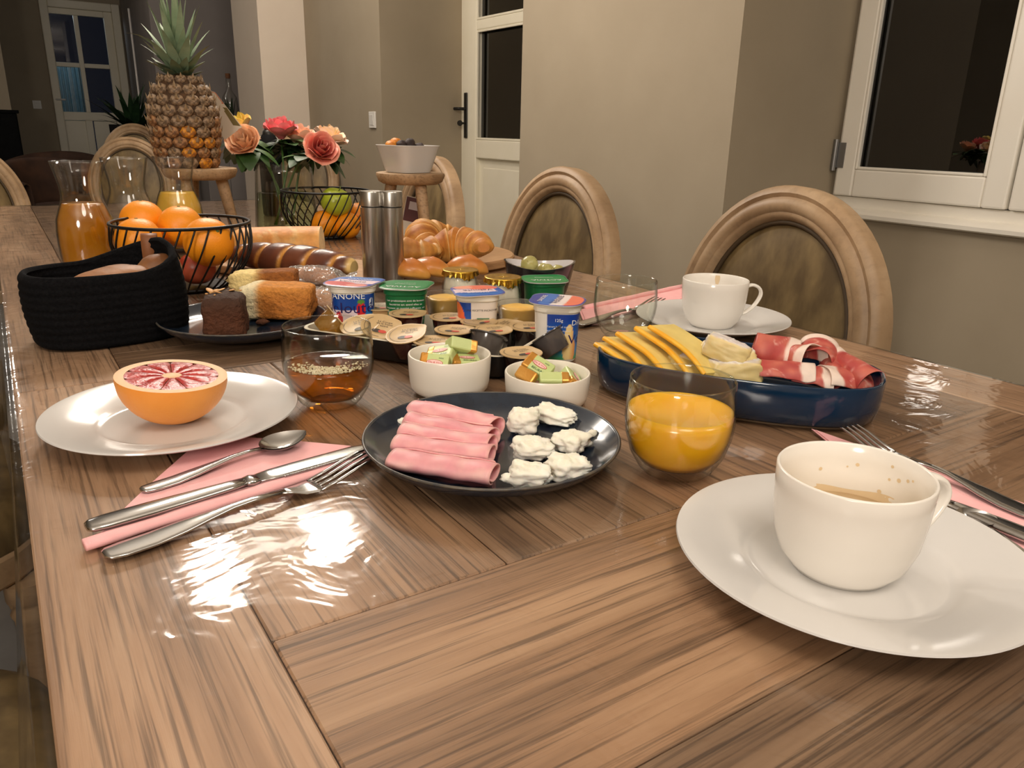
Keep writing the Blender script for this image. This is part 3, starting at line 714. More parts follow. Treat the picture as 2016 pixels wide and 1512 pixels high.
TUM = [(0, .003), (.02, .003), (.0235, .0005), (.026, .0008), (.031, .006), (.038, .018), (.0425, .034), (.0438, .046), (.0432, .06), (.0420, .0735), (.0416, .079), (.0409, .0796), (.0404, .079), (.0408, .0735), (.042, .06), (.0425, .046), (.0412, .034), (.0365, .019), (.029, .010), (.02, .0085), (0, .008)]
def tumbler(label, loc, level=None, lmat=None, s=1.0):
    t = thing('glass_tumbler', label, 'glass', loc)
    g = G(); g.lathe(TUM, 64); g.build('glass_body', 'tumbler_glass', t)
    r = G(); r.tube([(.041 * cos(2 * pi * i / 64), .041 * sin(2 * pi * i / 64), .0793) for i in range(64)], .0006, 6, closed=True); r.build('rim', 'tumbler_glass', t)
    if level:
        ins = [(.0, .0088), (.02, .009), (.0285, .0105), (.036, .0193), (.0407, .0341), (.042, .046), (.0415, .06)]
        pr = []
        for (r0, z0), (r1, z1) in zip(ins, ins[1:]):
            pr.append((r0, z0))
            if z0 <= level < z1:
                k = (level - z0) / (z1 - z0); rr = lerp(r0, r1, k); pr += [(rr, level + .0006), (rr - .0012, level), (0, level)]; break
        q = G(); q.lathe(pr, 56); q.build('drink', lmat, t)
    t.scale = (s, s, s)
    return t
tumbler('round tumbler two thirds full of orange juice in front of the blue dish', (.437, .412, TZ + .0002), .0535, 'orange_juice', 1.01)
tj = tumbler('round tumbler half full of pale amber tea between grapefruit and butter bowls', (.251, .708, TZ + .0002), .0415, 'tea_liquid', 1.02)
g = G(); a0 = facing((.251, .708)); rnd = random.Random(5)
for k in range(520):
    th = a0 - .15 + rnd.gauss(0, .62); r = .0412 * sqrt(rnd.uniform(.16, .93)); b = rnd.uniform(.0006, .0014)
    g.ball((b, b, b * .8), 6, 4, c=(r * cos(th), r * sin(th), .042))
o = g.build('foam_bubbles', 'foam', tj); o['kind'] = 'stuff'
tumbler('empty round tumbler beside the yogurt pots', (.695, .774, TZ + .0002), None, None, .98)

# ================================================================ GRAPEFRUIT HALF
gp = thing('grapefruit_half', 'halved pink grapefruit resting cut side up on the white plate', 'fruit', (.108, .716, TZ + .0066), 0)
RG = .047; HG = .043
tiltM = Matrix.Translation((0, 0, HG - .0012)) @ Matrix.Rotation(rad(5), 4, Vector((.546, .84, 0)))
g = G(); g.lathe([(0, -HG)] + [(RG * sin(a) * (1 + .0), -HG * cos(a)) for a in [pi / 2 * i / 14 for i in range(1, 14)]] + [(RG, 0), (RG * 1.0, .001)], 56); g.xf(tiltM); g.build('peel', 'grapefruit_peel', gp)
g = G(); g.grid(lambda u, v: (tiltM @ Vector((RG * (1 - .17 * v) * cos(2 * pi * u), RG * (1 - .17 * v) * sin(2 * pi * u), .001 + .0004 * sin(pi * v)))), 56, 5, cu=True); g.build('pith_ring', 'pith', gp)
for k in range(11):
    a = 2 * pi * k / 11; hw = pi / 11 * .995
    g = G()
    def seg(u, v):
        r = lerp(.0065, RG * .845, v); th = a + (u - .5) * 2 * hw * (1 - .1 * (1 - v)) * (1 if v < .85 else 1 - ((v - .85) / .15) ** 2 * .22)
        z = .0008 + .0016 * sin(pi * u) ** .5 * sin(pi * min(v * 1.15, 1)) ** .5 if 0 < u < 1 else .0006
        return tiltM @ Vector((r * cos(th), r * sin(th), z))
    g.grid(seg, 8, 9); g.build('segment', 'pulp', gp)
g = G(); g.lathe([(0, .0017), (.006, .0015), (.0075, .0006)], 12); g.xf(tiltM @ Matrix.Scale(1.25, 4, Vector((1, 0, 0)))); g.build('core', 'pith', gp)

# ================================================================ NAPKINS AND CUTLERY
def napkin(label, pts, roll=None, roll_r=.004):
    c = sum((Vector(p) for p in pts), Vector()) / len(pts)
    t = thing('paper_napkin', label, 'napkin', (c.x, c.y, TZ))
    for lay, (off, sc) in enumerate(((.0006, 1.0), (.0016, .965))):
        g = G(); out = []
        for i, p in enumerate(pts):
            q = Vector(pts[(i + 1) % len(pts)]); p = Vector(p)
            for k in range(6): out.append(((p + (q - p) * k / 6 - c) * sc).to_2d())
        g.prism([(p.x, p.y) for p in out], off - .0004, off + .0007); g.build('paper_layer', 'napkin_pink', t, smooth=False, bevel=.0003, seg=1)
    if roll:
        a, b = Vector(roll[0]) - c, Vector(roll[1]) - c; g = G(); L = 14
        g.tube([(lerp(a.x, b.x, i / L), lerp(a.y, b.y, i / L), roll_r * .75) for i in range(L + 1)], [roll_r * (1 + .08 * sin(i * 1.7)) for i in range(L + 1)], 12, flat=.7); g.build('folded_edge', 'napkin_pink', t)
    return t
A3 = lambda u, v, z=0: Vector((at(u, v, z).x, at(u, v, z).y, 0))
napkin('pink paper napkin under spoon, knife and fork beside the grapefruit plate', [A3(172, 1078), A3(743, 902), A3(690, 880), A3(560, 868), A3(470, 862), A3(372, 888), A3(288, 962), A3(240, 1008)], (A3(168, 1084), A3(738, 903)), .0055)
napkin('pink paper napkin beyond the big coffee cup with cutlery on it', [A3(1597, 846), A3(2060, 1010), A3(2060, 1120), A3(1900, 1040), A3(1700, 930)], None)
napkin('pink paper napkin behind the empty tumbler, reaching under the far white plate', [A3(1140, 612), A3(1345, 566), A3(1345, 590), A3(1150, 640)], (A3(1150, 610), A3(1345, 567)), .005)
def loftpath(g, path, prof, n=14):
    # path of points, prof of (half width, half thickness) ; sections are flat ovals square to the ground plan
    P = [Vector(p) for p in path]; vs = []; fs = []
    for i, p in enumerate(P):
        a = P[max(i - 1, 0)]; b = P[min(i + 1, len(P) - 1)]; d = (b - a); d2 = Vector((d.x, d.y, 0)).normalized(); sd = Vector((-d2.y, d2.x, 0)); up = d.normalized().cross(sd) * -1
        w_, t_ = prof[i]
        for k in range(n):
            th = 2 * pi * k / n; cx_, sx_ = cos(th), sin(th)
            vs.append(p + sd * w_ * (abs(cx_) ** .7 * (1 if cx_ > 0 else -1)) + Vector((0, 0, 1)) * t_ * (abs(sx_) ** .8 * (1 if sx_ > 0 else -1)))
    for i in range(len(P) - 1): fs += [(i * n + k, i * n + (k + 1) % n, (i + 1) * n + (k + 1) % n, (i + 1) * n + k) for k in range(n)]
    fs += [tuple(range(n)), tuple(range(len(P) * n - 1, (len(P) - 1) * n - 1, -1))]
    g.add(vs, fs)
def frame_of(a, b):
    d = (b - a); ang = atan2(d.y, d.x); return ang, hypot(d.x, d.y)
def handle_path(L, z0):
    xs = [0, .003, .012, .03, .05, .068, .085, .1, L]
    zs = [z0 + .0005, z0, z0 - .0002, z0, z0 + .0015, z0 + .003, z0 + .0045, z0 + .005, z0 + .004]
    wd = [.004, .0085, .0105, .0105, .009, .0058, .0037, .0033, .0036]; th = [.0012, .0016, .0018, .0018, .0018, .0019, .0018, .0016, .0014]
    return [(x, 0, z) for x, z in zip(xs, zs)], list(zip(wd, th))
def spoon(label, a, b, z, s=1.0):
    ang, L = frame_of(a, b); t = thing('teaspoon', label, 'spoon', (a.x, a.y, TZ + z), ang)
    k = L / .165; p, w_ = handle_path(.118, .002)
    g = G(); loftpath(g, [(x * k, y, zz_) for x, y, zz_ in p], [(.72 * q, r_) for q, r_ in w_])
    g.build('handle', 'steel', t)
    g = G(); bl = .05 * k; x0 = .115 * k; bw = .0165
    def bowl(u, v, off):
        x = x0 + bl * u; hw = bw * (sin(pi * u ** .8)) ** .62 if 0 < u < 1 else .0012
        y = (v - .5) * 2 * hw; dep = .0075 * (1 - (2 * v - 1) ** 2) * sin(pi * u) ** .8 if 0 < u < 1 else 0
        return (x, y, .0075 - dep + .003 * u + off)
    g.grid(lambda u, v: bowl(u, v, 0), 22, 11); g.grid(lambda u, v: bowl(u, v, -.0009), 22, 11); g.build('bowl', 'steel', t)
    return t
def knife(label, a, b, z, prone=False):
    ang, L = frame_of(a, b); t = thing('table_knife', label, 'knife', (a.x, a.y, TZ + z), ang); k = L / .215
    xs = [0, .003, .012, .04, .07, .095, .108]; g = G()
    loftpath(g, [(x * k, 0, .0035) for x in xs], list(zip([.005, .0085, .0098, .0096, .0082, .0066, .0058], [.0018, .0026, .003, .0031, .003, .0029, .0028]))); g.build('handle', 'steel', t)
    g = G(); loftpath(g, [(.107 * k, 0, .0035), (.112 * k, 0, .0035), (.117 * k, 0, .0035)], [(.0058, .0028), (.0072, .0034), (.0068, .0022)]); g.build('bolster', 'steel', t)
    g = G(); bx_ = [.115, .13, .15, .17, .19, .203, .211, .215]
    loftpath(g, [(x * k, .001 + .0012 * (1 if i > 4 else 0), .0035) for i, x in enumerate(bx_)], list(zip([.0068, .0094, .0098, .0099, .0096, .0082, .0055, .0018], [.0012] * 3 + [.001] * 5)))
    for i in range(56):
        g.box((.135 * k + i * .0012 * k, -.0088, .0037), (.0006, .0022, .0024))
    g.build('blade', 'steel', t)
    return t
def fork(label, a, b, z, lift=0.0):
    ang, L = frame_of(a, b); t = thing('table_fork', label, 'fork', (a.x, a.y, TZ + z), ang); k = L / .2
    p, w_ = handle_path(.125, .002); g = G(); loftpath(g, [(x * k, y, zz_) for x, y, zz_ in p], w_); g.build('handle', 'steel', t)
    g = G(); loftpath(g, [(.122 * k, 0, .006), (.130 * k, 0, .0045), (.138 * k, 0, .0026), (.147 * k, 0, .0022), (.152 * k, 0, .0028)], [(.0036, .0014), (.006, .0013), (.0105, .0012), (.0122, .0011), (.0122, .001)]); g.build('neck', 'steel', t)
    for j in range(4):
        y = -.0102 + .0068 * j; g = G()
        loftpath(g, [(.150 * k, y, .0026), (.165 * k, y * 1.02, .0055), (.182 * k, y, .0105), (.196 * k, y * .97, .0135), (.2 * k, y * .96, .0138)], [(.0019, .0011), (.0018, .0011), (.0015, .001), (.001, .0008), (.0004, .0005)], 8); g.build('tine', 'steel', t)
    return t
V2 = lambda u, v, z=.006: Vector((at(u, v, z).x, at(u, v, z).y, 0))
spoon('shiny teaspoon lying closest to the grapefruit plate on pink napkin', V2(277, 962), V2(602, 858, .008), .0024)
knife('shiny serrated table knife across the pink napkin, between teaspoon and fork', V2(170, 1046), V2(729, 886), .0055)
fork('shiny four-tined fork lying along the folded edge of the pink napkin', V2(203, 1093, .003), V2(727, 896, .014), .001)
fork('fork behind the big coffee cup with its tine tips showing above the rim', V2(2050, 1022, .004), V2(1668, 843, .014), .003)
knife('table knife with round polished handle beyond the coffee cup plate', V2(2052, 1070, .005), V2(1700, 930, .005), .003)
spoon('spoon handle lying partly under the edge of the coffee cup plate', V2(2060, 1127, .003), V2(1890, 1020, .003), .0012)
fork('fork lying on the far pink napkin beside the empty tumbler', V2(1136, 640, .003), V2(1300, 588, .014), .002)

# ================================================================ STOOLS, PINEAPPLE, WHITE BOWL
def stool(label, loc, h, rotz):
    t = thing('wooden_stool', label, 'stool', loc, rotz)
    R = .0835; g = G(); g.lathe([(0, h - .026), (R * .8, h - .026), (R * .93, h - .02), (R, h - .006), (R * .985, h - .001), (R * .95, h), (0, h)], 40)
    g.v = [(x * (1 + .03 * sin(2 * atan2(y, x))), y, z) for x, y, z in g.v]; g.build('seat', 'stool_wood', t, smooth=40)
    for k in range(3):
        a = 2 * pi * k / 3; l = G(); l.tube([(.072 * cos(a), .072 * sin(a), 0), (.045 * cos(a), .045 * sin(a), h - .02)], [.0115, .014], 12); l.build('leg', 'stool_wood', t, smooth=50)
    return t
p1 = deep(393, 333, 1.8); H1 = p1.z - TZ + .004
stool('small wooden stool lifting the pineapple above the table', (p1.x, p1.y, TZ), H1, rad(100))
p2 = deep(808, 343, 1.86); H2 = p2.z - TZ + .004
stool('small wooden stool carrying the square white bowl', (p2.x, p2.y, TZ), H2, rad(35))
pc = deep(370, 325, 1.78)
PSC = 1
pa = thing('pineapple', 'whole ripe pineapple with spiky green crown on a wooden stool', 'fruit', (pc.x + .004, pc.y + .01, TZ + H1))
PH = .198; PR = .0735
def pr(z):
    k = z / PH
    return PR * (.80 + .20 * sin(pi * min(1, k * 1.9 + .12) / 2)) * (1 - max(0, (k - .55) / .45) ** 2 * .46) * (1 if k > .05 else .80 + .20 * sqrt(max(k, 0) / .05))
g = G(); g.lathe([(0, 0)] + [(pr(PH * i / 24) * .965, PH * i / 24) for i in range(25)] + [(0, PH)], 40); g.build('core_skin', M('pine_gap', (58, 40, 24), (92, 62, 34), rough=.8, scale=120), pa)
eyes = {}
def eye_mesh(mat):
    g = G(); n = 8
    rings = [(1.0, 0), (.90, .34), (.52, .50), (.16, .36)]
    for (r, h) in rings: g.v += [(h * .012, r * .0115 * (1 if abs(cos(2 * pi * k / n)) < .9 else 1.06) * cos(2 * pi * k / n), r * .0105 * sin(2 * pi * k / n)) for k in range(n)]
    g.c = [(0, 0, 0)] * len(g.v)
    for j in range(3):
        for k in range(n): g.f.append((j * n + k, j * n + (k + 1) % n, (j + 1) * n + (k + 1) % n, (j + 1) * n + k)); g.m.append(0)
    g.f.append(tuple(range(3 * n, 4 * n))); g.m.append(0)
    return g.build('eye', mat, pa, smooth=True)
def spine_mesh():
    g = G(); g.add([(.004, -.0042, 0), (.004, .0042, 0), (.0075, 0, .001), (.0105, .0004, .0115)], [(0, 1, 2), (0, 2, 3), (2, 1, 3), (1, 0, 3)]); return g.build('spine', 'pine_scale', pa, smooth=False)
protos = {m: eye_mesh(m).data for m in ('pine_dark', 'pine_gold', 'pine_mid')}
for o in list(pa.children):
    if o.name.startswith('eye'): bpy.data.objects.remove(o)
sp_o = spine_mesh(); spd = sp_o.data; bpy.data.objects.remove(sp_o)
rnd = random.Random(11); cam_a = facing((pc.x, pc.y)); rows = 9
for j in range(rows):
    z = .012 + (PH - .02) * j / (rows - 1); n = 13 if 0 < j < 7 else 11
    for k in range(n):
        a = 2 * pi * (k + .5 * (j % 2)) / n + rnd.uniform(-.02, .02); r = pr(z) * .955
        rel = (a - cam_a + pi) % (2 * pi) - pi            # ripe golden patch low on one flank
        gold = (j < 5) and (-.15 < rel < 1.0) and rnd.random() < .95 - .1 * j
        m = 'pine_gold' if gold else ('pine_mid' if j < 5 and rnd.random() < .6 else 'pine_dark')
        sl = (pr(z + .004) - pr(z - .004)) / .008
        o = bpy.data.objects.new('eye', protos[m]); COL.objects.link(o); o.parent = pa; o.location = (r * cos(a), r * sin(a), z); s_ = 1.22 * r / PR * 15 / n
        o.rotation_euler = Euler((0, math.atan(sl) * .8, a)); o.scale = (s_, s_ * 1.08, s_)
        if j > 0:
            o = bpy.data.objects.new('spine', spd); COL.objects.link(o); o.parent = pa; o.location = (r * cos(a), r * sin(a), z); o.rotation_euler = Euler((0, math.atan(sl) * .8 + rnd.uniform(-.15, .2), a)); o.scale = (s_,) * 3
# crown
def blade(L, W, curl, droop):
    g = G()
    def f(u, v):
        s_ = v - .5; hw = W * (1 - u ** 2.2) * (.85 + .15 * sin(pi * u)); x = L * sin(droop * u) / max(droop, .05) if droop > .02 else 0
        ang = curl + droop * u
        return (L * (sin(curl) * u + (1 - cos(droop * u)) * .55), s_ * 2 * hw, L * (cos(curl) * u - .25 * droop * u * u) + .0) if False else (r_[int(round(u * 8))][0] - abs(s_) * 2 * hw * -.25, s_ * 2 * hw, r_[int(round(u * 8))][1])
    r_ = [(0, 0)]
    for i in range(8):
        a = curl + droop * (i / 8) ** 1.5; r_.append((r_[-1][0] + L / 8 * sin(a), r_[-1][1] + L / 8 * cos(a)))
    g.grid(f, 9, 3); return g
rnd = random.Random(4); layers = [(13, .048, 1.2, .25, .012), (12, .066, .98, .25, .0135), (11, .090, .74, .3, .0145), (8, .112, .5, .28, .0135), (7, .14, .3, .18, .0125), (5, .158, .14, .12, .011), (3, .16, .05, .05, .010)]
for li, (n, L, cu_, dr, W) in enumerate(layers):
    for k in range(n):
        a = 2 * pi * (k + .37 * li) / n + rnd.uniform(-.15, .15)
        L_ = L * rnd.uniform(.88, 1.12); dr_ = dr * rnd.uniform(.6, 1.5)
        if li == 3 and abs(((a - cam_a + pi) % (2 * pi) - pi) + 1.5) < .4: dr_ = 1.3; L_ *= 1.1
        o = blade(L_, W * 1.0, cu_ * rnd.uniform(.85, 1.15), dr_).build('leaf', 'crown_green', pa, (.010 * cos(a) * (1 - li / 9), .010 * sin(a) * (1 - li / 9), PH - .004 + li * .006), (0, 0, a))
g = G(); sdv = Vector((cos(cam_a + pi / 2), sin(cam_a + pi / 2), 0)); bk = -Vector((cos(cam_a), sin(cam_a), 0))
pa_ = [bk * .05 + sdv * .05 + Vector((0, 0, .176)), bk * .045 + sdv * .074 + Vector((0, 0, .168)), bk * .05 + sdv * .128 + Vector((0, 0, .092)), bk * .055 + sdv * .088 + Vector((0, 0, .062)), bk * .055 + sdv * .04 + Vector((0, 0, .1))]
o_ = Vector((.0008 * bk.x, .0008 * bk.y, 0)); g.add([p - o_ for p in pa_] + [p + o_ for p in pa_], [(0, 1, 2, 3, 4), (9, 8, 7, 6, 5)] + [(i, (i + 1) % 5, 5 + (i + 1) % 5, 5 + i) for i in range(5)])
tg_ = g.build('hang_tag', 'paper_card', pa, smooth=False); tag(tg_, 'printed paper tag')
g = G(); q = lambda a, b: pa_[0].lerp(pa_[4], a).lerp(pa_[1].lerp(pa_[2], a), b) - o_ * 1.6
g.add([q(.02, .03), q(.02, .97), q(.34, .97), q(.3, .03)], [(0, 1, 2, 3)], 0); g.add([q(.45, .75), q(.45, .97), q(.98, .97), q(.98, .78)], [(0, 1, 2, 3)], 1)
g.build('tag_print', [M('print_orange', (206, 104, 60), rough=.6), M('print_olive', (110, 96, 48), rough=.6)], tg_, smooth=False)

bw = deep(797, 285, 1.86)
bt = thing('square_bowl', 'square white porcelain bowl of dried fruit standing on a stool', 'bowl', (p2.x - .004, p2.y + .004, TZ + H2), rad(12))
def sqr(r, k, n=48, p=5.0):
    out = []
    for i in range(n):
        th = 2 * pi * i / n; c, s_ = cos(th), sin(th); q = (abs(c) ** p + abs(s_) ** p) ** (-1 / p); out.append((r * q * c, r * q * s_))
    return out
def loft_rings(g, rings, cap0=True, cap1=True, mi=0, col=None):
    n = len(rings[0]); vs = [p for r in rings for p in r]; fs = []
    for j in range(len(rings) - 1): fs += [(j * n + i, j * n + (i + 1) % n, (j + 1) * n + (i + 1) % n, (j + 1) * n + i) for i in range(n)]
    if cap0: fs.append(tuple(range(n - 1, -1, -1)))
    if cap1: fs.append(tuple(range((len(rings) - 1) * n, len(rings) * n)))
    g.add(vs, fs, mi, col)
g = G(); BH = (bw.z - TZ - H2)
loft_rings(g, [[(x, y, z) for x, y in sqr(r, 0)] for r, z in ((.038, .0), (.043, .001), (.046, .008), (.061, BH - .004), (.0625, BH - .001), (.062, BH), (.0595, BH), (.058, BH - .004), (.043, .008), (.038, .006))]); g.build('bowl_body', 'porcelain', bt, smooth=40)
def dried(name, label, mat, loc, r, grp, seed):
    g = G(); g.ball(r, 18, 12, fn=lambda p, d: p * (1 + .16 * nz(d, 2.2, seed) + .08 * nz(d, 5, seed)))
    tag(g.build(name, mat, None, loc, (0, 0, seed)), label, 'dried fruit', grp)
R_ = lambda u, v, z: (ony(u, v, p2.y - .0)) 
b0 = Vector((bt.location.x, bt.location.y, TZ + H2 + BH)); rt = Vector((.84, -.546, 0)); fw = Vector((.546, .84, 0))
for i, (a, b, h, r, nm, mt, lb) in enumerate([(-.038, -.006, .000, (.017, .014, .010), 'dried_apricot', 'dried_apricot', 'orange dried apricot heaped at the edge of the square white bowl'), (-.030, .012, .007, (.014, .012, .009), 'dried_apricot', 'dried_apricot', 'orange dried apricot with a bright lit top in the square white bowl'), (-.012, -.008, .000, (.014, .013, .011), 'prune', 'prune', 'dark prune next to the apricots in the square white bowl'), (.006, -.004, .003, (.016, .013, .012), 'prune', 'prune', 'dark prune on top of the heap in the square white bowl'), (.028, .006, -.004, (.014, .012, .009), 'prune', 'prune', 'dark prune apart from the others in the square white bowl'), (.004, .016, .006, (.012, .011, .01), 'prune', 'prune', 'dark prune behind the topmost prune in the square white bowl')]):
    q = b0 + rt * a + fw * b; dried(nm, lb, mt, (q.x, q.y, q.z + h), r, 'dried fruit in the square bowl', i + 1)
# printed card beside that stool
cpos = deep(806, 405, 1.95); g = G(); ca = facing((cpos.x, cpos.y))
t = thing('printed_card', 'dark red printed paper card seen between the legs of the bowl stool', 'card', (cpos.x, cpos.y, TZ), ca + pi / 2)
g.box((0, 0, .05), (.055, .0012, .1), M4=Matrix.Rotation(rad(12), 4, 'Y')); g.build('card_sheet', 'paper_card', t, smooth=False)
g = G(); rr = Matrix.Rotation(rad(12), 4, 'Y')
for sx in (-1, 1):
    g.box((0, sx * .0009, .068), (.052, .0004, .06), 0, M4=rr); g.box((-.004, sx * .0012, .078), (.026, .0004, .02), 1, M4=rr)
g.build('card_print', [M('print_wine', (84, 32, 30), rough=.5), M('print_pale', (198, 186, 184), rough=.5)], t, smooth=False)

# ================================================================ CARAFES, VASE, BLACK JUG
CAR = [(0, .004), (.034, .004), (.037, 0), (.041, .001), (.0445, .006), (.047, .03), (.0482, .06), (.0478, .085), (.0455, .105), (.040, .122), (.0345, .136), (.0325, .148), (.0335, .165), (.038, .188), (.0425, .208), (.0428, .2095), (.0415, .2095), (.0366, .188), (.032, .165), (.031, .148), (.033, .136), (.0386, .122), (.044, .105), (.0462, .085), (.0466, .06), (.0455, .03), (.043, .008), (.036, .007), (0, .007)]
def carafe(label, loc, level=None, mat=None):
    t = thing('glass_carafe', label, 'carafe', loc)
    g = G(); g.lathe(CAR, 56); g.build('glass_body', 'carafe_glass', t)
    r = G(); r.tube([(.0422 * cos(2 * pi * i / 56), .0422 * sin(2 * pi * i / 56), .2092) for i in range(56)], .0008, 6, closed=True); r.build('rim', 'carafe_glass', t)
    if level:
        ins = [(0, .0075), (.035, .0075), (.0425, .009), (.045, .03), (.0461, .06), (.0457, .085), (.0435, .105), (.0381, .122), (.0325, .136), (.0305, .148)]; q = []
        for (r0, z0), (r1, z1) in zip(ins, ins[1:]):
            q.append((r0, z0))
            if z0 < level <= z1: rr = lerp(r0, r1, (level - z0) / (z1 - z0)); q += [(rr, level), (0, level)]; break
        g = G(); g.lathe(q, 48); g.build('drink', mat, t)
    return t
k1, k2, k3 = deep(150, 318, 1.34), deep(243, 311, 1.5), deep(341, 309, 1.63)
for k_, lb, lv_, mt in ((k1, 'glass carafe filled with cloudy amber apple juice', .134, 'amber_juice'), (k2, 'empty clear glass carafe between the two filled ones', None, None), (k3, 'glass carafe holding pale orange juice in front of the pineapple stool', .132, 'pale_juice')):
    o = carafe(lb, (k_.x, k_.y, TZ), lv_, mt); sc_ = (k_.z - TZ) / .209; o.scale = (1.0, 1.0, sc_)
vp_ = deep(558, 322, 1.95); VH = vp_.z - TZ
vt = thing('flower_vase', 'tapered clear glass vase of water with roses, behind the bread', 'vase', (vp_.x, vp_.y, TZ))
vr = lambda z: .081 - .012 * z / VH
g = G(); g.lathe([(0, .006), (.074, .006), (.078, 0), (.0805, .004)] + [(vr(VH * i / 8), VH * i / 8) for i in range(1, 9)] + [(vr(VH) - .002, VH)] + [(vr(VH * i / 8) - .003, VH * i / 8) for i in range(8, 0, -1)] + [(.075, .010), (0, .010)], 56); g.build('glass_body', 'carafe_glass', vt)
g = G(); g.lathe([(0, .0105), (.0745, .0105), (vr(.02) - .0035, .02), (vr(.10) - .0035, .10), (0, .1)], 48); g.build('water', 'water', vt)
# black flask behind the vase
jp = deep(527, 250, 2.3); JH = jp.z - TZ
jt = thing('black_flask', 'slim black flask with knobbed lid standing behind the roses', 'flask', (jp.x, jp.y, TZ))
g = G(); g.lathe([(0, 0), (.028, 0), (.031, .004), (.032, .03), (.032, JH - .06), (.028, JH - .04), (.019, JH - .022), (0, JH - .022)], 32); g.build('flask_body', 'black_plain', jt, smooth=50)
g = G(); g.lathe([(0, JH - .022), (.017, JH - .022), (.016, JH - .012), (.0105, JH - .008), (.010, JH + .006), (.008, JH + .010), (0, JH + .010)], 24); g.build('lid', 'dark_metal', jt, smooth=50)
# ---- roses
def rose(name, label, head, tilt_dir, tilt, R_, c_in, c_out, c_edge, seed, leaves=3, open_=1.0):
    leaves *= 3
    R = R_ * 1.3; base = Vector((vp_.x, vp_.y, TZ)); rnd = random.Random(seed)
    t = thing(name, label, 'rose', (head.x, head.y, head.z), 0, 'cut roses in the vase')
    rot = Matrix.Rotation(tilt, 4, Vector((-sin(tilt_dir), cos(tilt_dir), 0)))
    g = G()
    for ring, (n, r0, hgt, spread) in enumerate(((3, .2, .95, .05), (4, .38, 1.0, .14), (5, .6, .95, .32), (6, .82, .85, .6 * open_), (6, .95, .7, .95 * open_))):
        for k in range(n):
            a = 2 * pi * (k + .5 * (ring % 2)) / n + rnd.uniform(-.2, .2); w_ = 2 * pi / n * .75
            jit = rnd.uniform(.9, 1.12)
            def f(u, v, a=a, w_=w_, r0=r0, hgt=hgt, spread=spread, jit=jit):
                th = a + (u - .5) * 2 * w_ * (1 - .25 * v); prf = sin(min(v * 1.25, 1) * pi / 2)
                r = R * (.18 + (r0 - .18) * prf) + R * spread * .35 * v ** 3 + R * .06 * nz((th * 2, v * 3, seed), 1.5, ring)
                z = R * hgt * jit * (v * 1.35 - .35) * (1 - .35 * (2 * u - 1) ** 2 * v) - R * spread * .35 * v ** 4
                return rot @ Vector((r * cos(th), r * sin(th), z))
            def cf(u, v, ring=ring):
                return mixc(mixc(c_in, c_out, ring / 4), c_edge, v ** 3 * .8)
            g.grid(f, 7, 7, cf=cf)
    g.build('blossom', 'petal', t, colored=True)
    s_ = G()
    for k in range(5):
        a = 2 * pi * k / 5
        s_.grid(lambda u, v: rot @ Vector((R * (.1 + .75 * u) * cos(a) - (v - .5) * R * .3 * (1 - u) * sin(a), R * (.1 + .75 * u) * sin(a) + (v - .5) * R * .3 * (1 - u) * cos(a), -R * .42 - R * .25 * u * u)), 5, 3, cf=lambda u, v: (58, 92, 40))
    foot = base + Vector((rnd.uniform(-.03, .03), rnd.uniform(-.03, .03), .02)); neck = Vector((vp_.x, vp_.y, TZ + VH)) + (Vector((head.x, head.y, 0)) - Vector((vp_.x, vp_.y, 0))).normalized() * .045
    pts = spline([foot - head, neck - head, rot @ Vector((0, 0, -R * .9)), rot @ Vector((0, 0, -R * .3))], 16)
    s_.tube(pts, [.0028] * 16, 7, col=(66, 100, 44)); s_.build('stem', 'leafy', t, colored=True)
    for k in range(leaves):
        i = rnd.choice([8, 9, 10, 11, 12, 13]); p = pts[i]; a = rnd.uniform(0, 2 * pi); L = rnd.uniform(.055, .085); dr = rnd.uniform(.2, 1.1); g = G()
        dk = rnd.random()
        def lf(u, v, a=a, L=L, dr=dr, p=p):
            hw = L * .32 * sin(pi * (u * .96 + .02)) ** .8; s2 = (v - .5) * 2
            d = Vector((cos(a), sin(a), 0)); sd = Vector((-sin(a), cos(a), 0))
            return p + d * L * u + sd * hw * s2 + Vector((0, 0, L * (.25 * u - dr * u * u) - abs(s2) * -.12 * hw))
        g.grid(lf, 9, 5, cf=lambda u, v, dk=dk: mixc((30, 58, 28), (78, 110, 50), dk * .7 + .3 * abs(v - .5))); g.build('leaf', 'leafy', t, colored=True)
    return t
ca_v = facing((vp_.x, vp_.y)); rgt = ca_v + pi / 2
rose('peach_rose', 'large peach rose drooping at the side next to the pineapple', deep(482, 283, 1.88), ca_v - .3, rad(55), .030, (244, 196, 150), (246, 190, 150), (250, 212, 180), 1, 3, .45)
rose('yellow_rose', 'yellow and apricot rose tucked behind the drooping peach rose', deep(468, 262, 1.96), ca_v - 1.2, rad(30), .034, (236, 222, 96), (246, 196, 150), (244, 226, 120), 2, 2, .45)
rose('coral_rose', 'coral pink rose standing upright at the top of the bouquet', deep(553, 262, 2.0), ca_v, rad(10), .031, (228, 104, 114), (238, 124, 130), (242, 144, 146), 3, 5, .4)
rose('pale_peach_rose', 'pale peach rose half hidden at the back of the bouquet', deep(590, 274, 2.06), ca_v, rad(12), .029, (246, 196, 166), (248, 190, 160), (250, 204, 178), 4, 4, .4)
rose('swirled_rose', 'open coral red rose facing the table with swirled petals', deep(630, 297, 1.9), ca_v + .35, rad(58), .029, (190, 58, 62), (234, 138, 118), (244, 178, 152), 5, 4, .8)
rose('cream_rose', 'cream and pink rose behind the swirled coral red rose', deep(648, 278, 1.98), rgt - .3, rad(25), .030, (240, 200, 96), (250, 218, 200), (252, 226, 210), 6, 4, .6)

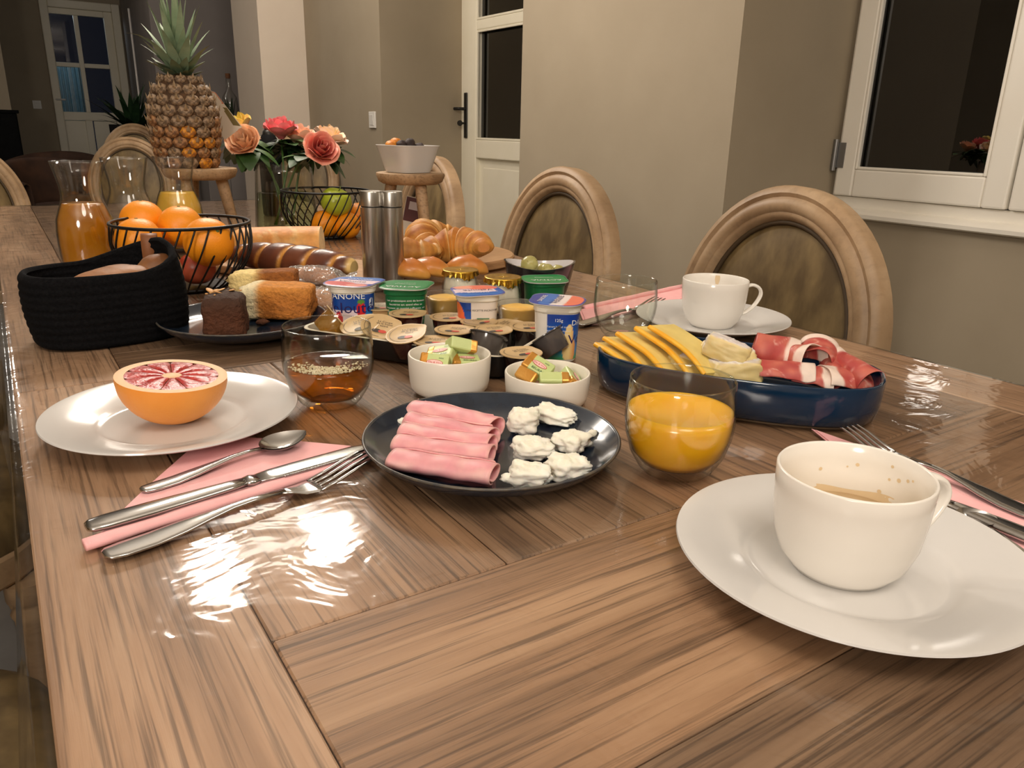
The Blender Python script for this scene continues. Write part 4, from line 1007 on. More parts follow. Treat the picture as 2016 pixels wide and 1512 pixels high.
# ================================================================ WIRE BASKETS AND FRUIT
def wire_basket(label, loc, rim_r, h, base_r, n, twist, rotz=0):
    t = thing('wire_basket', label, 'basket', loc, rotz)
    def rad_(z): k = z / h; return base_r + (rim_r * 1.03 - base_r) * sin(min(k * 1.25, 1) * pi / 2) ** .75 - rim_r * .03 * max(0, (k - .6) / .4)
    for nm, r, z, w_ in (('rim', rim_r, h, .0027), ('base_ring', base_r, .0025, .0025)):
        g = G(); g.tube([(r * cos(2 * pi * i / 72), r * sin(2 * pi * i / 72), z) for i in range(72)], w_, 8, closed=True); g.build(nm, 'wire_black', t)
    g = G(); m = 12; q = []
    for i in range(m + 1):
        z = .0025 + (h - .0025) * i / m; a = twist * (1 - i / m); q.append((rad_(z) * cos(a), rad_(z) * sin(a), z))
    g.tube(q, .0016, 6); w0 = g.build('wire', 'wire_black', t)
    for k in range(1, n):
        o = bpy.data.objects.new('wire', w0.data); COL.objects.link(o); o.parent = t; o.rotation_euler = (0, 0, 2 * pi * k / n)
    g = G(); g.lathe([(0, .001), (base_r, .001), (base_r, .004), (0, .004)], 40); g.build('base_plate', 'wire_black', t, smooth=40)
    return t
WB1 = Vector((.252, 1.388, 0)); wire_basket('black wire fruit basket full of oranges beside the felt basket', (WB1.x, WB1.y, TZ), .108, .108, .062, 32, -.4)
pw = at(641, 375, .112); WB2 = Vector((pw.x, pw.y, 0)); wire_basket('black wire fruit basket with a green apple behind the cut loaf', (WB2.x, WB2.y, TZ), .108, .112, .062, 32, -.55)
def fruit(name, label, mat, loc, r, grp=None, seed=1, apple=False, rot=(0, 0, 0)):
    t = thing(name, label, 'fruit', loc, rot, grp); g = G()
    if apple: g.ball((r, r, r * .94), 28, 18, fn=lambda p, d: Vector((p.x * (1 + .03 * nz(d, 1.5, seed)), p.y, p.z)) + Vector((0, 0, -r * .22 * math.exp(-((1 - d.z) * 9)) * 1 + r * .10 * math.exp(-((1 + d.z) * 12)))))
    else: g.ball((r, r, r * .97), 28, 18, fn=lambda p, d: p * (1 + .018 * nz(d, 2, seed)) - Vector((0, 0, r * .04 * math.exp(-((1 - d.z) * 60)))))
    g.build('peel' if not apple else 'skin', mat, t)
    s_ = G()
    if apple: s_.tube([(0, 0, r * .7), (.001, 0, r * .9), (.003, .001, r * 1.05)], .0013, 6)
    else: s_.lathe([(0, r * .925), (.003, r * .93), (.0022, r * .95), (0, r * .948)], 8)
    s_.build('stem', 'orange_stem', t)
    return t
def inb(u, v, Z): p = deep(u, v, Z); return (p.x, p.y, p.z)
fruit('orange', 'bright orange at the back of the orange basket nearest the carafes', 'orange_peel', inb(281, 436, 1.345), .0375, 'oranges in the first wire basket', 1)
fruit('orange', 'orange in the middle of the basket, highest after the carafe side one', 'orange_peel', inb(356, 447, 1.33), .0375, 'oranges in the first wire basket', 2)
fruit('orange', 'large orange against the wires closest to the twisted loaf', 'orange_peel', inb(411, 477, 1.245), .0395, 'oranges in the first wire basket', 3, rot=(.9, .4, 0))
fruit('orange', 'orange low in the basket just behind the felt basket', 'orange_peel', inb(273, 472, 1.265), .037, 'oranges in the first wire basket', 4)
fruit('red_apple', 'red apple at the bottom of the orange basket', 'apple_red', (WB1.x + .012, WB1.y - .028, TZ + .0345), .03, None, 5, True)
fruit('green_apple', 'shiny green apple on top of the fruit in the far basket', 'apple_green', inb(662, 397, WB2.y * .792 + WB2.x * .525 + .03), .0385, None, 6, True, (.25, .2, 0))
zb = proj_z = (R3.transposed() @ (Vector((WB2.x, WB2.y, TZ + .05)) - CAM)).z
fruit('orange', 'orange under the green apple, on the side of the cut loaf', 'orange_peel', inb(640, 441, zb - .025), .035, 'oranges in the far wire basket', 7)
fruit('orange', 'orange under the green apple, on the side of the steel mills', 'orange_peel', inb(682, 444, zb - .01), .035, 'oranges in the far wire basket', 8)
fruit('orange', 'orange at the back of the far basket behind the steel mills', 'orange_peel', inb(705, 425, zb + .05), .035, 'oranges in the far wire basket', 9)

# ================================================================ FELT BASKET
ft = thing('felt_basket', 'black felt bread basket with a tan leather loop', 'basket', (.103, 1.098, TZ), rad(8))
FA, FB = .092, .064
def fshape(th, z, off=0.0):
    k = z / .115; sq = 2.7; c, s_ = cos(th), sin(th); q = (abs(c) ** sq + abs(s_) ** sq) ** (-1 / sq)
    bulge = 1 + .05 * sin(pi * k) - .03 * k; rib = .0022 * abs(sin(z / .0095 * pi)) ** .5
    a, b = FA * bulge, FB * bulge
    return ((a + rib - off) * q * c + .0, (b + rib - off) * q * s_)
def frim(th): return .085 + .030 * max(0, cos(th - rad(14))) ** 1.6
g = G(); n, m = 72, 42
def fo(u, v):
    th = 2 * pi * u; z = frim(th) * v; x, y = fshape(th, z); lean = .10 * max(0, cos(th)) * v
    return (x * (1 - .05 * (1 - v) ** 3) - lean * .1, y * (1 - .05 * (1 - v) ** 3), z)
g.grid(fo, n, m, cu=True)
def fi(u, v):
    th = 2 * pi * u; z = lerp(.008, frim(th), v); x, y = fshape(th, z, .0085); return (x - .10 * max(0, cos(th)) * v * .1, y, z)
g.grid(fi, n, m, cu=True)
def ft_(u, v):
    a, b = fo(u, 1), fi(u, 1); k = v; zz_ = .0042 * sin(pi * k); return (lerp(a[0], b[0], k), lerp(a[1], b[1], k), lerp(a[2], b[2], k) + zz_)
g.grid(ft_, n, 6, cu=True)
g.add([fo(i / n, 0) for i in range(n)], [tuple(range(n))]); g.add([fi(i / n, 0) for i in range(n)], [tuple(range(n))])
g.build('felt_body', 'felt_black', ft)
g = G(); th = rad(44); ex, ey = fshape(th, .115); nx, ny = cos(rad(70)), sin(rad(70)); tx, ty = -ny, nx; zr = frim(th)
pp_ = [(.006, zr - .032), (.008, zr - .006), (.004, zr + .010), (-.006, zr + .012), (-.014, zr + .006), (-.0155, zr - .012), (-.013, zr - .03)]
vs = []; fs = []
for (o_, z) in spline([(a, 0, b) for a, b in pp_], 20) and [(p.x, p.z) for p in spline([(a, 0, b) for a, b in pp_], 20)]:
    for w_ in (-.010, .010): vs.append((ex + nx * o_ + tx * w_, ey + ny * o_ + ty * w_, z))
for i in range(19): fs.append((2 * i, 2 * i + 1, 2 * i + 3, 2 * i + 2))
g.add(vs, fs); o = g.build('leather_loop', 'tan_leather', ft); sm = o.modifiers.new('thick', 'SOLIDIFY'); sm.thickness = .0018
def baked(name, label, cat, fn_g, loc, rot=(0, 0, 0), mat='baked', grp=None):
    g = fn_g() if callable(fn_g) else fn_g
    return tag(g.build(name, mat, None, loc, rot, colored=True), label, cat, grp)
def bun(rx, ry, rz, top, low, seed, flat=.55, amp=.06):
    g = G(); g.ball((rx, ry, rz), 30, 18, fn=lambda p, d: Vector((p.x, p.y, p.z if p.z > 0 else p.z * flat)) * (1 + amp * nz(d, 1.8, seed) + amp * .4 * nz(d, 5, seed)),
                    cf=lambda p: mixc(low, top, .5 + p.z / rz * .6 + .25 * nz(p, 60, seed))); return g
q = at(215, 540, .085)
baked('bread_roll', 'flat brown bread roll filling the felt basket', 'bread', bun(.058, .036, .022, (150, 98, 52), (166, 112, 64), 3), (.106, 1.09, TZ + .068), (0, rad(-6), rad(12)))
baked('bread_roll', 'dark seeded bread slice showing its crumb at the back of the felt basket', 'bread', bun(.030, .022, .022, (122, 76, 40), (206, 172, 120), 8), (.168, 1.108, TZ + .078), (rad(20), 0, rad(20)))
baked('bread_roll', 'brown bread roll hidden low inside the felt basket', 'bread', bun(.055, .036, .024, (150, 96, 54), (186, 136, 86), 6), (.10, 1.088, TZ + .026), (0, 0, rad(8)))

# ================================================================ BOARDS, LOAVES, CROISSANTS
def P2(u, v, z=0): p = at(u, v, z); return Vector((p.x, p.y, 0))
g = G(); g.box((0, 0, .008), (.40, .20, .016)); bd = g.build('bread_board', 'board_wood', None, (.47, 1.44, TZ), (0, 0, rad(-60)), smooth=False, bevel=.004)
tag(bd, 'rectangular wooden board under the twisted loaf', 'board')
bc = P2(868, 497, .018); br_ = .155
g = G(); g.lathe([(0, 0), (br_ - .004, 0), (br_, .003), (br_, .015), (br_ - .003, .018), (0, .018)], 64)
tag(g.build('bread_board', 'board_wood', None, (bc.x, bc.y, TZ), (0, 0, rad(20)), smooth=40), 'round wooden board under the croissants', 'board')
# cut white loaf
def loaf(L, ry, rz, seed):
    g = G(); n, m = 40, 28
    def f(u, v):
        x = L * (u - .5); k = max(0, (.22 - u) / .22); s_ = sqrt(max(0, 1 - k * k)); th = 2 * pi * v
        y = ry * s_ * cos(th); z = rz * s_ * (sin(th) if sin(th) > 0 else sin(th) * .75); a = 1 + .05 * nz((x * 20, cos(th), sin(th)), 1, seed)
        return (x, y * a, z * a)
    def cf(u, v):
        t_ = sin(2 * pi * v); c = mixc((234, 190, 116), (208, 138, 62), .5 + .6 * t_ + .35 * nz((u * 9, v * 6, 1), 1, seed)); return mixc(c, (240, 214, 160), .35 if abs(nz((u * 4, v * 3, 3), 1)) < .05 and t_ > 0 else 0)
    g.grid(f, n, m, cv=True, cf=cf)
    g.add([f(1, j / m) for j in range(m)] + [(L * .5 + .003, 0, 0)], [(j, (j + 1) % m, m) for j in range(m)], 0, (240, 222, 180)); return g
la, lb = P2(478, 436, .045), P2(619, 434, .045); lmid = deep(545, 435, 1.5)
la, lb = deep(455, 438, 1.47), deep(617, 434, 1.50); d = lb - la
ld = (lb - la).length
o = baked('white_loaf', 'pale golden loaf with a cut end, behind the twisted loaf', 'bread', loaf(ld + .03, .042, .034, 2), ((la.x + lb.x) / 2, (la.y + lb.y) / 2, TZ + .016 + .027), (0, rad(-2), atan2(d.y, d.x) - rad(6)))
# twisted dark loaf
def twist(L, r, turns, seed):
    g = G(); n, m = 150, 30
    def rr(u): return r * (sin(pi * min(max(u * .98 + .01, .001), .999)) ** .28)
    def ph(u, v): return 2 * pi * (v + turns * u)
    def f(u, v):
        th = 2 * pi * v; rid = abs(sin(ph(u, v) / 2 * 2 / 2 + 0)) ; k = rr(u) * (1 - .16 * (1 - abs(sin(ph(u, v) / 2))) ** 2.5)
        return (L * (u - .5), k * cos(th), k * sin(th) * (1 if sin(th) > 0 else .72))
    def cf(u, v):
        q_ = 1 - abs(sin(ph(u, v) / 2)); c = mixc((116, 66, 42), (88, 48, 34), .5 + nz((u * 14, v * 5, 0), 1, seed)); c = mixc(c, (206, 146, 70), max(0, (q_ - .62) / .2)); 
        return mixc(c, (226, 190, 120), max(0, (u - .955) / .03))
    g.grid(f, n, m, cv=True, cf=cf); g.add([f(0, j / m) for j in range(m)], [tuple(range(m))], 0, (90, 50, 34)); g.add([f(1, j / m) for j in range(m)], [tuple(range(m))], 0, (228, 196, 130)); return g
ta, tb_ = deep(458, 486, 1.40), deep(697, 512, 1.30); d = tb_ - ta
baked('twisted_loaf', 'dark brown twisted loaf with pale grooves on the board', 'bread', twist(Vector((d.x, d.y, 0)).length, .031, 5.2, 3), ((ta.x + tb_.x) / 2, (ta.y + tb_.y) / 2, TZ + .016 + .0215), (0, 0, atan2(d.y, d.x)), 'glossy_crust')
def croissant(R, r, span, seed, segs=6):
    g = G(); n, m = 84, 22
    def f(u, v):
        a = (u - .5) * span; k = 1 - abs(2 * u - 1); seg = abs(sin(pi * segs * (u - .5) + pi / 2)); fr_s = (segs * abs(u - .5) + .5) % 1.0; rr = r * (.24 + .76 * k ** .7) * (1.06 - .24 * fr_s ** 1.6)
        th = 2 * pi * v; c = Vector((R * cos(a) - R, R * sin(a), 0)); er = Vector((cos(a), sin(a), 0))
        w_ = 1 + .05 * nz((u * 8, v * 5, 0), 1, seed)
        return c + er * rr * cos(th) * 1.0 * w_ + Vector((0, 0, rr * sin(th) * (.92 if sin(th) > 0 else .62) * w_))
    def cf(u, v):
        seg = abs(sin(pi * segs * (u - .5) + pi / 2)); t_ = sin(2 * pi * v)
        c = mixc((228, 168, 80), (160, 90, 30), .35 + .5 * nz((u * 26, v * 4, 0), 1, seed) + .3 * t_); c = mixc(c, (238, 204, 140), max(0, .5 - seg) * 1.2); return mixc(c, (240, 210, 150), max(0, -t_ - .2) * .6)
    g.grid(f, n, m, cv=True, cf=cf)
    for u in (0, 1): g.add([f(u, j / m) for j in range(m)], [tuple(range(m))], 0, (200, 130, 60))
    return g
GC = 'croissants on the round board'
def onb(u, v, Z): p = deep(u, v, Z); return p
c1_ = deep(905, 485, 1.44); baked('croissant', 'big golden croissant nearest the dark bowl of pickles', 'croissant', croissant(.064, .045, rad(165), 1), (c1_.x + .02, c1_.y + .045, TZ + .047), (rad(-8), 0, rad(48)), 'baked', GC)
c2_ = deep(838, 470, 1.56); baked('croissant', 'croissant at the back of the round board with its tip pointing up', 'croissant', croissant(.06, .041, rad(160), 2), (c2_.x + .01, c2_.y + .03, TZ + .051), (rad(-12), rad(-8), rad(140)), 'baked', GC)
c3_ = deep(800, 490, 1.44); baked('croissant', 'croissant half hidden behind the steel mills', 'croissant', croissant(.056, .035, rad(165), 3), (c3_.x - .012, c3_.y, TZ + .042), (rad(6), 0, rad(-150)), 'baked', GC)
def milkroll(seed):
    g = G(); g.ball((.040, .025, .022), 30, 18, fn=lambda p, d: Vector((p.x, p.y * (1 - .25 * abs(d.x) ** 2), (p.z if p.z > 0 else p.z * .55) - .008 * abs(d.x) ** 2)) * (1 + .06 * nz(d, 2, seed)) + Vector((0, 0, .0022 * math.exp(-((d.x - .2) ** 2 + d.y ** 2) * 60))),
                    cf=lambda p: mixc((224, 164, 78), (190, 112, 44), .35 + p.z * 40 + .3 * nz(p, 60, seed))); return g
for i, (u, v, Z, rz, lb) in enumerate([(845, 524, 1.335, -38, 'small glossy milk roll at the board edge behind the first gold-lidded jar'), (918, 515, 1.365, -30, 'small glossy milk roll with pointed ends under the big croissant'), (805, 530, 1.32, -50, 'small glossy milk roll right next to the steel mills')]):
    p = deep(u, v, Z); baked('milk_roll', lb, 'bread', milkroll(i + 2), (p.x, p.y, TZ + .0325), (0, 0, rad(rz)), 'glossy_crust', 'milk rolls in front of the croissants')
# steel mills
def mill(label, u, vt):
    p = P2(u, 572 - 2, 0); p = Vector((p.x, p.y, 0))
    t = thing('steel_mill', label, 'mill', (p.x, p.y, TZ), 0, 'pair of steel mills'); hh = .165
    g = G(); g.lathe([(0, 0), (.0178, 0), (.0186, .001), (.0186, hh - .026), (.018, hh - .0255), (0, hh - .0255)], 44); g.build('body', 'brushed_steel', t, smooth=40)
    g = G(); g.lathe([(.0, hh - .0258), (.0176, hh - .0258), (.0176, hh - .0238), (0, hh - .0238)], 44); g.build('dark_ring', 'black_gap', t, smooth=40)
    g = G(); g.lathe([(0, hh - .024), (.018, hh - .024), (.0186, hh - .0234), (.0186, hh - .002), (.0178, hh), (.015, hh - .0005), (0, hh - .0012)], 44); g.build('cap', 'brushed_steel', t, smooth=40)
mill('slim brushed steel mill beside the wrapped buns', 737, 378); mill('slim brushed steel mill closer to the croissants', 775, 377)
# wrapped buns
def wrapped(label, u, v, Z, rz, L=.042, W_=.022, c1=(214, 150, 88), c2=(188, 118, 66), h=.018, seed=1, dz=0):
    p = deep(u, v, Z); t = thing('wrapped_bun', label, 'bun', (p.x, p.y, TZ + dz), rad(rz), 'buns in clear wrappers')
    g = G(); g.ball((L, W_, h), 28, 16, fn=lambda q, d: Vector((q.x, q.y, q.z if q.z > 0 else q.z * .7)) * (1 + .05 * nz(d, 2, seed)), cf=lambda q: mixc(c1, c2, .4 + 25 * q.z + .3 * nz(q, 50, seed)))
    g.build('bun', 'baked', t, (0, 0, h * .72 + .001), colored=True)
    g = G()
    def f(u_, v_):
        x = (u_ - .5) * 2; th = 2 * pi * v_; k = max(0, 1 - abs(x / .78) ** 2.6) ** .5 if abs(x) < .78 else 0
        ry = W_ * (1.14 * k + .0) + .0; rz_ = (h * 1.12) * k + .0
        if abs(x) > .7: e = (abs(x) - .7) / .3; ry = lerp(ry, W_ * (1.0 + .25 * e), min(1, e * 1.6)); rz_ = lerp(rz_, .0016 + .004 * abs(sin(th * 6 + x)), min(1, e * 2))
        s_ = 1.03 + .16 * nz((x * 6, cos(th) * 2.5, sin(th) * 2.5), 1.8, seed)
        zc = h * .78 if abs(x) < .7 else h * (.78 + .25 * (abs(x) - .7) / .3 * (1 if seed % 2 else -.6))
        zz_ = zc + rz_ * s_ * (sin(th) if sin(th) > 0 else sin(th) * .7)
        return (x * L * 1.62, ry * s_ * cos(th), max(zz_, .0004))
    g.grid(f, 40, 28, cv=True); g.build('wrapper', 'plastic_film', t)
    return t
wrapped('longish bun in clear wrapper lying just in front of the twisted loaf', 612, 530, 1.245, -28, .044, .020, seed=1, dz=.016)
wrapped('brown bun in crackly clear wrapper in front of the long wrapped bun', 548, 543, 1.21, -20, .034, .018, (196, 128, 78), (170, 98, 56), .015, 2, .012)
wrapped('pale bun in clear wrapper closest to the strawberry yogurt pot', 628, 575, 1.14, -60, .032, .024, (228, 172, 108), (214, 148, 84), .02, 3)
wrapped('bun in clear wrapper touching the first steel mill', 677, 545, 1.20, -50, .026, .018, (224, 160, 96), (206, 138, 76), .016, 4, .004)
wrapped('pale bun in clear wrapper behind the brioche pieces near the orange basket', 505, 560, 1.16, 10, .030, .017, (236, 214, 150), (230, 200, 130), .014, 6)

# ================================================================ CAKE AND BRIOCHE
def chunk(L, W_, H, seed, top, side, torn=None, amp=.05, round_=.25, dome=.2, p_=7, speck=.4, t0=.30):
    # a cake piece: rounded block with a domed top ; 'torn' colours the +x end as crumb
    g = G(); g.ball((1, 1, 1), 44, 30)
    vs = []; cs = []
    for (x, y, z) in g.v:
        m_ = (abs(x) ** p_ + abs(y) ** p_ + abs(z) ** p_) ** (1 / p_); x, y, z = x / m_, y / m_, z / m_
        nn = nz((x * 1.3, y * 1.3, z * 1.3), 1.4, seed) * amp + nz((x * 4, y * 4, z * 4), 1.2, seed) * amp * .45 + nz((x * 9, y * 9, z * 9), 1.2, seed) * amp * .3
        tornk = max(0, (x - t0) / (1 - t0)) if torn else 0
        nn += tornk * nz((x * 6, y * 6, z * 6), 1.3, seed + 3) * .14
        X, Y, Z = x * (1 + nn) * L / 2, y * (1 + nn) * W_ / 2, z * (1 + nn) * H / 2
        if z > 0: Z += dome * H * .5 * max(0, (1 - x * x * .8)) * (1 - y * y * .8) * z
        vs.append((X, Y, Z)); c = mixc(side, top, max(0, z) ** 1.5); c = mixc(c, mixc(c, (60, 30, 16), speck), max(0, nz((x * 5, y * 5, z * 5), 1, seed)))
        if torn: c = mixc(c, torn, tornk * 3.5 + (.25 * nz((x * 7, y * 7, z * 7), 1, seed) if tornk > .05 else 0))
        cs.append(c)
    g.v = vs; g.c = cs; return g
pz = .010
p = P2(443, 648, 0.02); dk = chunk(.052, .054, .052, 4, (62, 40, 28), (84, 44, 20), None, .07, .3, .2, 6, .5)
ck = thing('brown_cake_slice', 'dark brown cake slice topped with almond flakes on the navy plate', 'cake', (p.x + .004, p.y + .010, TZ + .0105 + .0235), rad(-20))
dk.build('cake_body', 'crumb', ck, colored=True)
rnd = random.Random(9)
for k in range(9):
    g = G(); r = rnd.uniform(.004, .0085) if k < 5 else .0022
    g.ball((r, r * .6, .0011), 12, 5, fn=lambda q_, d: q_ + Vector((0, 0, 8 * q_.x * q_.x)))
    g.build('almond_flake', M('almond', (196, 140, 80), (226, 180, 120), rough=.6, scale=60) if 'almond' not in MATS else 'almond', ck, (rnd.uniform(-.018, .012) if k < 5 else rnd.uniform(-.02, .024), rnd.uniform(-.004, .018) if k < 5 else rnd.uniform(-.02, .02), .0315 if k < 5 else .0298), (rnd.uniform(-.3, .3), rnd.uniform(-.3, .3), rnd.uniform(0, 6)))
p = P2(556, 612, .02); baked('brioche_piece', 'golden brioche piece with torn pale crumb facing the brown cake', 'bread', chunk(.094, .052, .044, 6, (216, 144, 64), (198, 122, 48), (238, 224, 184), .06, .3, .16, 9, .3, .42), (p.x, p.y + .008, TZ + .0105 + .0225), (0, 0, rad(147)), 'crumb')
p = P2(548, 572, .03); baked('brioche_piece', 'golden brown cake piece with yellow torn crumb behind the brioche', 'cake', chunk(.098, .042, .042, 12, (150, 88, 30), (166, 100, 38), (240, 214, 146), .05, .3, .1, 9, .4, -.05), (p.x - .012, p.y + .024, TZ + .012 + .0235), (0, rad(4), rad(150)), 'crumb')
p = P2(515, 655, 0); g = G(); g.ball((.009, .006, .004), 12, 8, fn=lambda q_, d: q_ * (1 + .3 * nz(d, 3, 2)), cf=lambda q_: (90, 52, 30))
tag(g.build('cake_crumb', 'crumb', None, (p.x + .004, p.y + .008, TZ + .0125), colored=True), 'small dark cake crumb in front of the torn brioche', 'cake')

# ================================================================ YOGURTS, JARS, COMPOTE
def sq_r(th, a, n): return a * (abs(cos(th)) ** n + abs(sin(th)) ** n) ** (-1 / n)
def pot(name, label, loc, bearing, H, rt_, rb, bodymat, lidcol, lidtexts, band=None, texts=(), lidrot=0, lid_r=.0335, lid_tilt=0, lid_n=3.2, grp=None):
    t = thing(name, label, 'yogurt', loc, 0, grp); N = 3.4
    ra = lambda z: lerp(rb, rt_, min(1, z / (H * .9)))
    g = G(); n = 64; rings = []
    for k, z in ((.86, 0), (.97, .001), (1, .004), (1, H * .5), (1, H * .86), (1.06, H * .88), (1.06, H * .955), (1.1, H * .965), (1.1, H - .0012)):
        rings.append([(sq_r(2 * pi * i / n, ra(z) * k, N) * cos(2 * pi * i / n + bearing), sq_r(2 * pi * i / n, ra(z) * k, N) * sin(2 * pi * i / n + bearing), z) for i in range(n)])
    loft_rings(g, rings); g.build('pot_body', bodymat, t, smooth=50)
    def surf(a, z, off=.0003):      # a = angle about the pot measured from its front
        r = sq_r(a, ra(z), N) + off; return (r * cos(a + bearing), r * sin(a + bearing), z)
    if band:
        g = G(); g.grid(lambda u, v: surf(lerp(-pi, pi, u), lerp(.004, H * .845, v)), 160, 36, cu=True, cf=lambda u, v: band(lerp(-pi, pi, u), v)); g.build('label_band', 'print', t, colored=True)
    if texts:
        byc = {}
        for (s_, size, a0, z0, mt) in texts:
            g = byc.setdefault(mt, G()); letter(g, s_, size, lambda x, y, a0=a0, z0=z0: surf(a0 + x / rt_, z0 + y, .0006))
        for mt, g in byc.items(): g.build('lettering', mt, t, smooth=False)
    # lid
    lt = bpy.data.objects.new('lid', None)
    g = G(); R_ = lid_r
    def lid_xy(a, k):
        r = sq_r(a, R_, lid_n) * k; tab = max(0, cos(a - pi / 4)) ** 10 * .006 * (1 if k > .9 else 0); return ((r + tab) * cos(a), (r + tab) * sin(a))
    nU, nV = 72, 22
    def lf(u, v):
        a = 2 * pi * u; x, y = lid_xy(a, v); return (x, y, .0009 + .0006 * v - .0014 * max(0, v - .9) / .1 * .6)
    g.grid(lf, nU, nV, cu=True, cf=lambda u, v: lidcol(lid_xy(2 * pi * u, v)[0] / R_, lid_xy(2 * pi * u, v)[1] / R_, v))
    g.add([(*lid_xy(2 * pi * i / 72, 1), .0009) for i in range(72)] + [(*lid_xy(2 * pi * i / 72, 1), -.0004) for i in range(72)], [(i, (i + 1) % 72, 72 + (i + 1) % 72, 72 + i) for i in range(72)] + [tuple(range(143, 71, -1))], 0, (226, 226, 224))
    lo_ = g.build('lid', 'print', t, (0, 0, H), (lid_tilt, 0, lidrot), colored=True)
    byc = {}
    for (s_, size, x0, y0, rot_, mt) in lidtexts:
        g = byc.setdefault(mt, G()); c_, s2 = cos(rot_), sin(rot_)
        letter(g, s_, size, lambda x, y, x0=x0, y0=y0, c_=c_, s2=s2: (x0 + x * c_ - y * s2, y0 + x * s2 + y * c_, .0019))
    for mt, g in byc.items(): g.build('lid_lettering', mt, lo_, smooth=False)
    return t
SKY = rad(-33)
BLUE = (20, 64, 150); SKYB = (34, 120, 196)
def blob(x, y, cx_, cy_, rx, ry): return ((x - cx_) / rx) ** 2 + ((y - cy_) / ry) ** 2
def vel_lid(fruit):
    def f(x, y, v):
        c = mixc((44, 60, 160), (40, 116, 200), .5 + .5 * y)
        if y < .36 and y > -.28 and x > -.7: c = mixc((236, 226, 236), (240, 196, 206), .4)
        if blob(x, y, -.35, -.62, .75, .52) < 1: c = fruit
        if blob(x, y, .45, -.62, .4, .3) < 1: c = mixc(fruit, (250, 220, 190), .45)
        if v > .93: c = (44, 58, 150)
        return c
    return f
def velA_band(a, v):
    c = mixc((20, 84, 160), (24, 66, 150), v) if v > .60 or v < .02 else (244, 226, 236)
    x = a * .028; y = v * .055
    if v < .62 and a > .28: c = (28, 108, 176)
    if v < .28 and a > .5: c = (26, 120, 90)
    if v < .22 and a > .15 and a < .5: c = (240, 236, 240)
    if blob(a, v, .33, .62, .20, .2) < 1 and v < .8: c = mixc((214, 40, 44), (170, 24, 30), abs(a - .33) * 3)
    if blob(a, v, .33, .82, .17, .05) < 1: c = (84, 140, 60)
    if blob(a, v, .05, .06, .12, .07) < 1: c = (206, 44, 48)
    if blob(a, v, .78, .78, .11, .12) < 1: c = (226, 232, 240)
    if blob(a, v, .80, .80, .05, .09) < 1: c = (24, 66, 140)
    if blob(a, v, -.66, .2, .2, .4) < 1: c = (206, 44, 50)
    if a > 1.05 or a < -1.0: c = (232, 228, 222)
    return c
pA = deep(694, 556, 1.02); HA = pA.z - TZ; fA = facing((pA.x, pA.y))
pot('yogurt_pot', 'blue and white strawberry yogurt pot standing beside the steel mills', (pA.x, pA.y, TZ), fA, HA, .0285, .026, 'white_plastic', vel_lid((206, 66, 70)),
    [('DANONE', .0085, .004, .0135, 0, 'ink_white'), ('Velouté', .0125, .0, -.0035, 0, 'ink_navy')], velA_band,
    [('DANONE', .0115, -.36, HA * .76, 'ink_white'), ('Velouté', .0205, -.24, HA * .49, 'ink_navy')], SKY - rad(14), .0345)
def act_lid(x, y, v): return (26, 134, 70) if v < .93 else (20, 112, 58)
ACT = ['Les probiotiques sont de bonnes', 'bactéries qui, quand elles se', 'trouvent en quantité suffisante, ont', 'une action bénéfique sur la santé.', 'Activia contient les ferments du', 'yaourt qui sont des probiotiques.', 'Ils aident à digérer le lactose.']
pB = deep(798, 562, 1.03); HB = pB.z - TZ; fB = facing((pB.x, pB.y))
pot('yogurt_pot', 'green yogurt pot with white small print between strawberry pot and gold-lidded jar', (pB.x, pB.y, TZ), fB, HB, .0275, .025, 'green_plastic', act_lid,
    [('ACTIVIA', .0125, 0, -.013, pi, 'ink_white'), ('Probiotiques', .0055, 0, -.001, 0, 'ink_white'), ('25 11 7 52 0 5 05', .0035, 0, .0075, 0, 'ink_white')], None,
    [(l, .0036, 0.0, HB * .75 - i * .0050, 'ink_white') for i, l in enumerate(ACT)], SKY - rad(4), .0335)
def jar(label, u, v, Z):
    p = deep(u, v, Z); H = p.z - TZ; t = thing('yogurt_jar', label, 'yogurt', (p.x, p.y, TZ), 0, 'gold-lidded glass yogurt jars')
    g = G(); g.lathe([(0, 0), (.024, 0), (.0275, .003), (.0288, .012), (.0285, H * .55), (.0262, H * .78), (.0252, H * .86), (.0262, H * .9), (.0268, H * .95), (.0262, H - .0015), (.0235, H - .0015), (.0232, H * .85), (.0262, H * .55), (.0264, .012), (.024, .006), (0, .006)], 44); g.build('glass_body', 'carafe_glass', t)
    g = G(); g.lathe([(0, .0065), (.0238, .0065), (.0262, .0125), (.026, H * .55), (.0235, H * .78), (.0228, H * .84), (0, H * .84)], 40); g.build('yogurt', 'yogurt', t)
    g = G(); fl = facing((p.x, p.y))
    def f(a_, v_):
        a = 2 * pi * a_ + fl; sk = .0065 + .0055 * max(0, cos(a - fl - .75 + .3)) ** 14 + .0018 * abs(sin(a * 9)) + .001 * sin(a * 23)
        if v_ < .5: k = v_ / .5; return (.0278 * k * cos(a), .0278 * k * sin(a), H - .0003 + .0006 * (1 - k) * sin(a * 3))
        k = (v_ - .5) / .5; r = .0278 + .0006 * k + .0012 * k * sin(a * 18); return (r * cos(a), r * sin(a), H - .0003 - sk * k)
    g.grid(f, 120, 17, cu=True); g.build('foil_lid', 'gold_foil', t)
jar('glass yogurt jar with gold foil lid in front of the milk rolls', 906, 530, 1.2); jar('glass yogurt jar with gold foil lid between the dark bowl and orange yogurt pot', 990, 544, 1.15)
pC = deep(940, 573, 1.0); HC_ = pC.z - TZ; fC = facing((pC.x, pC.y))
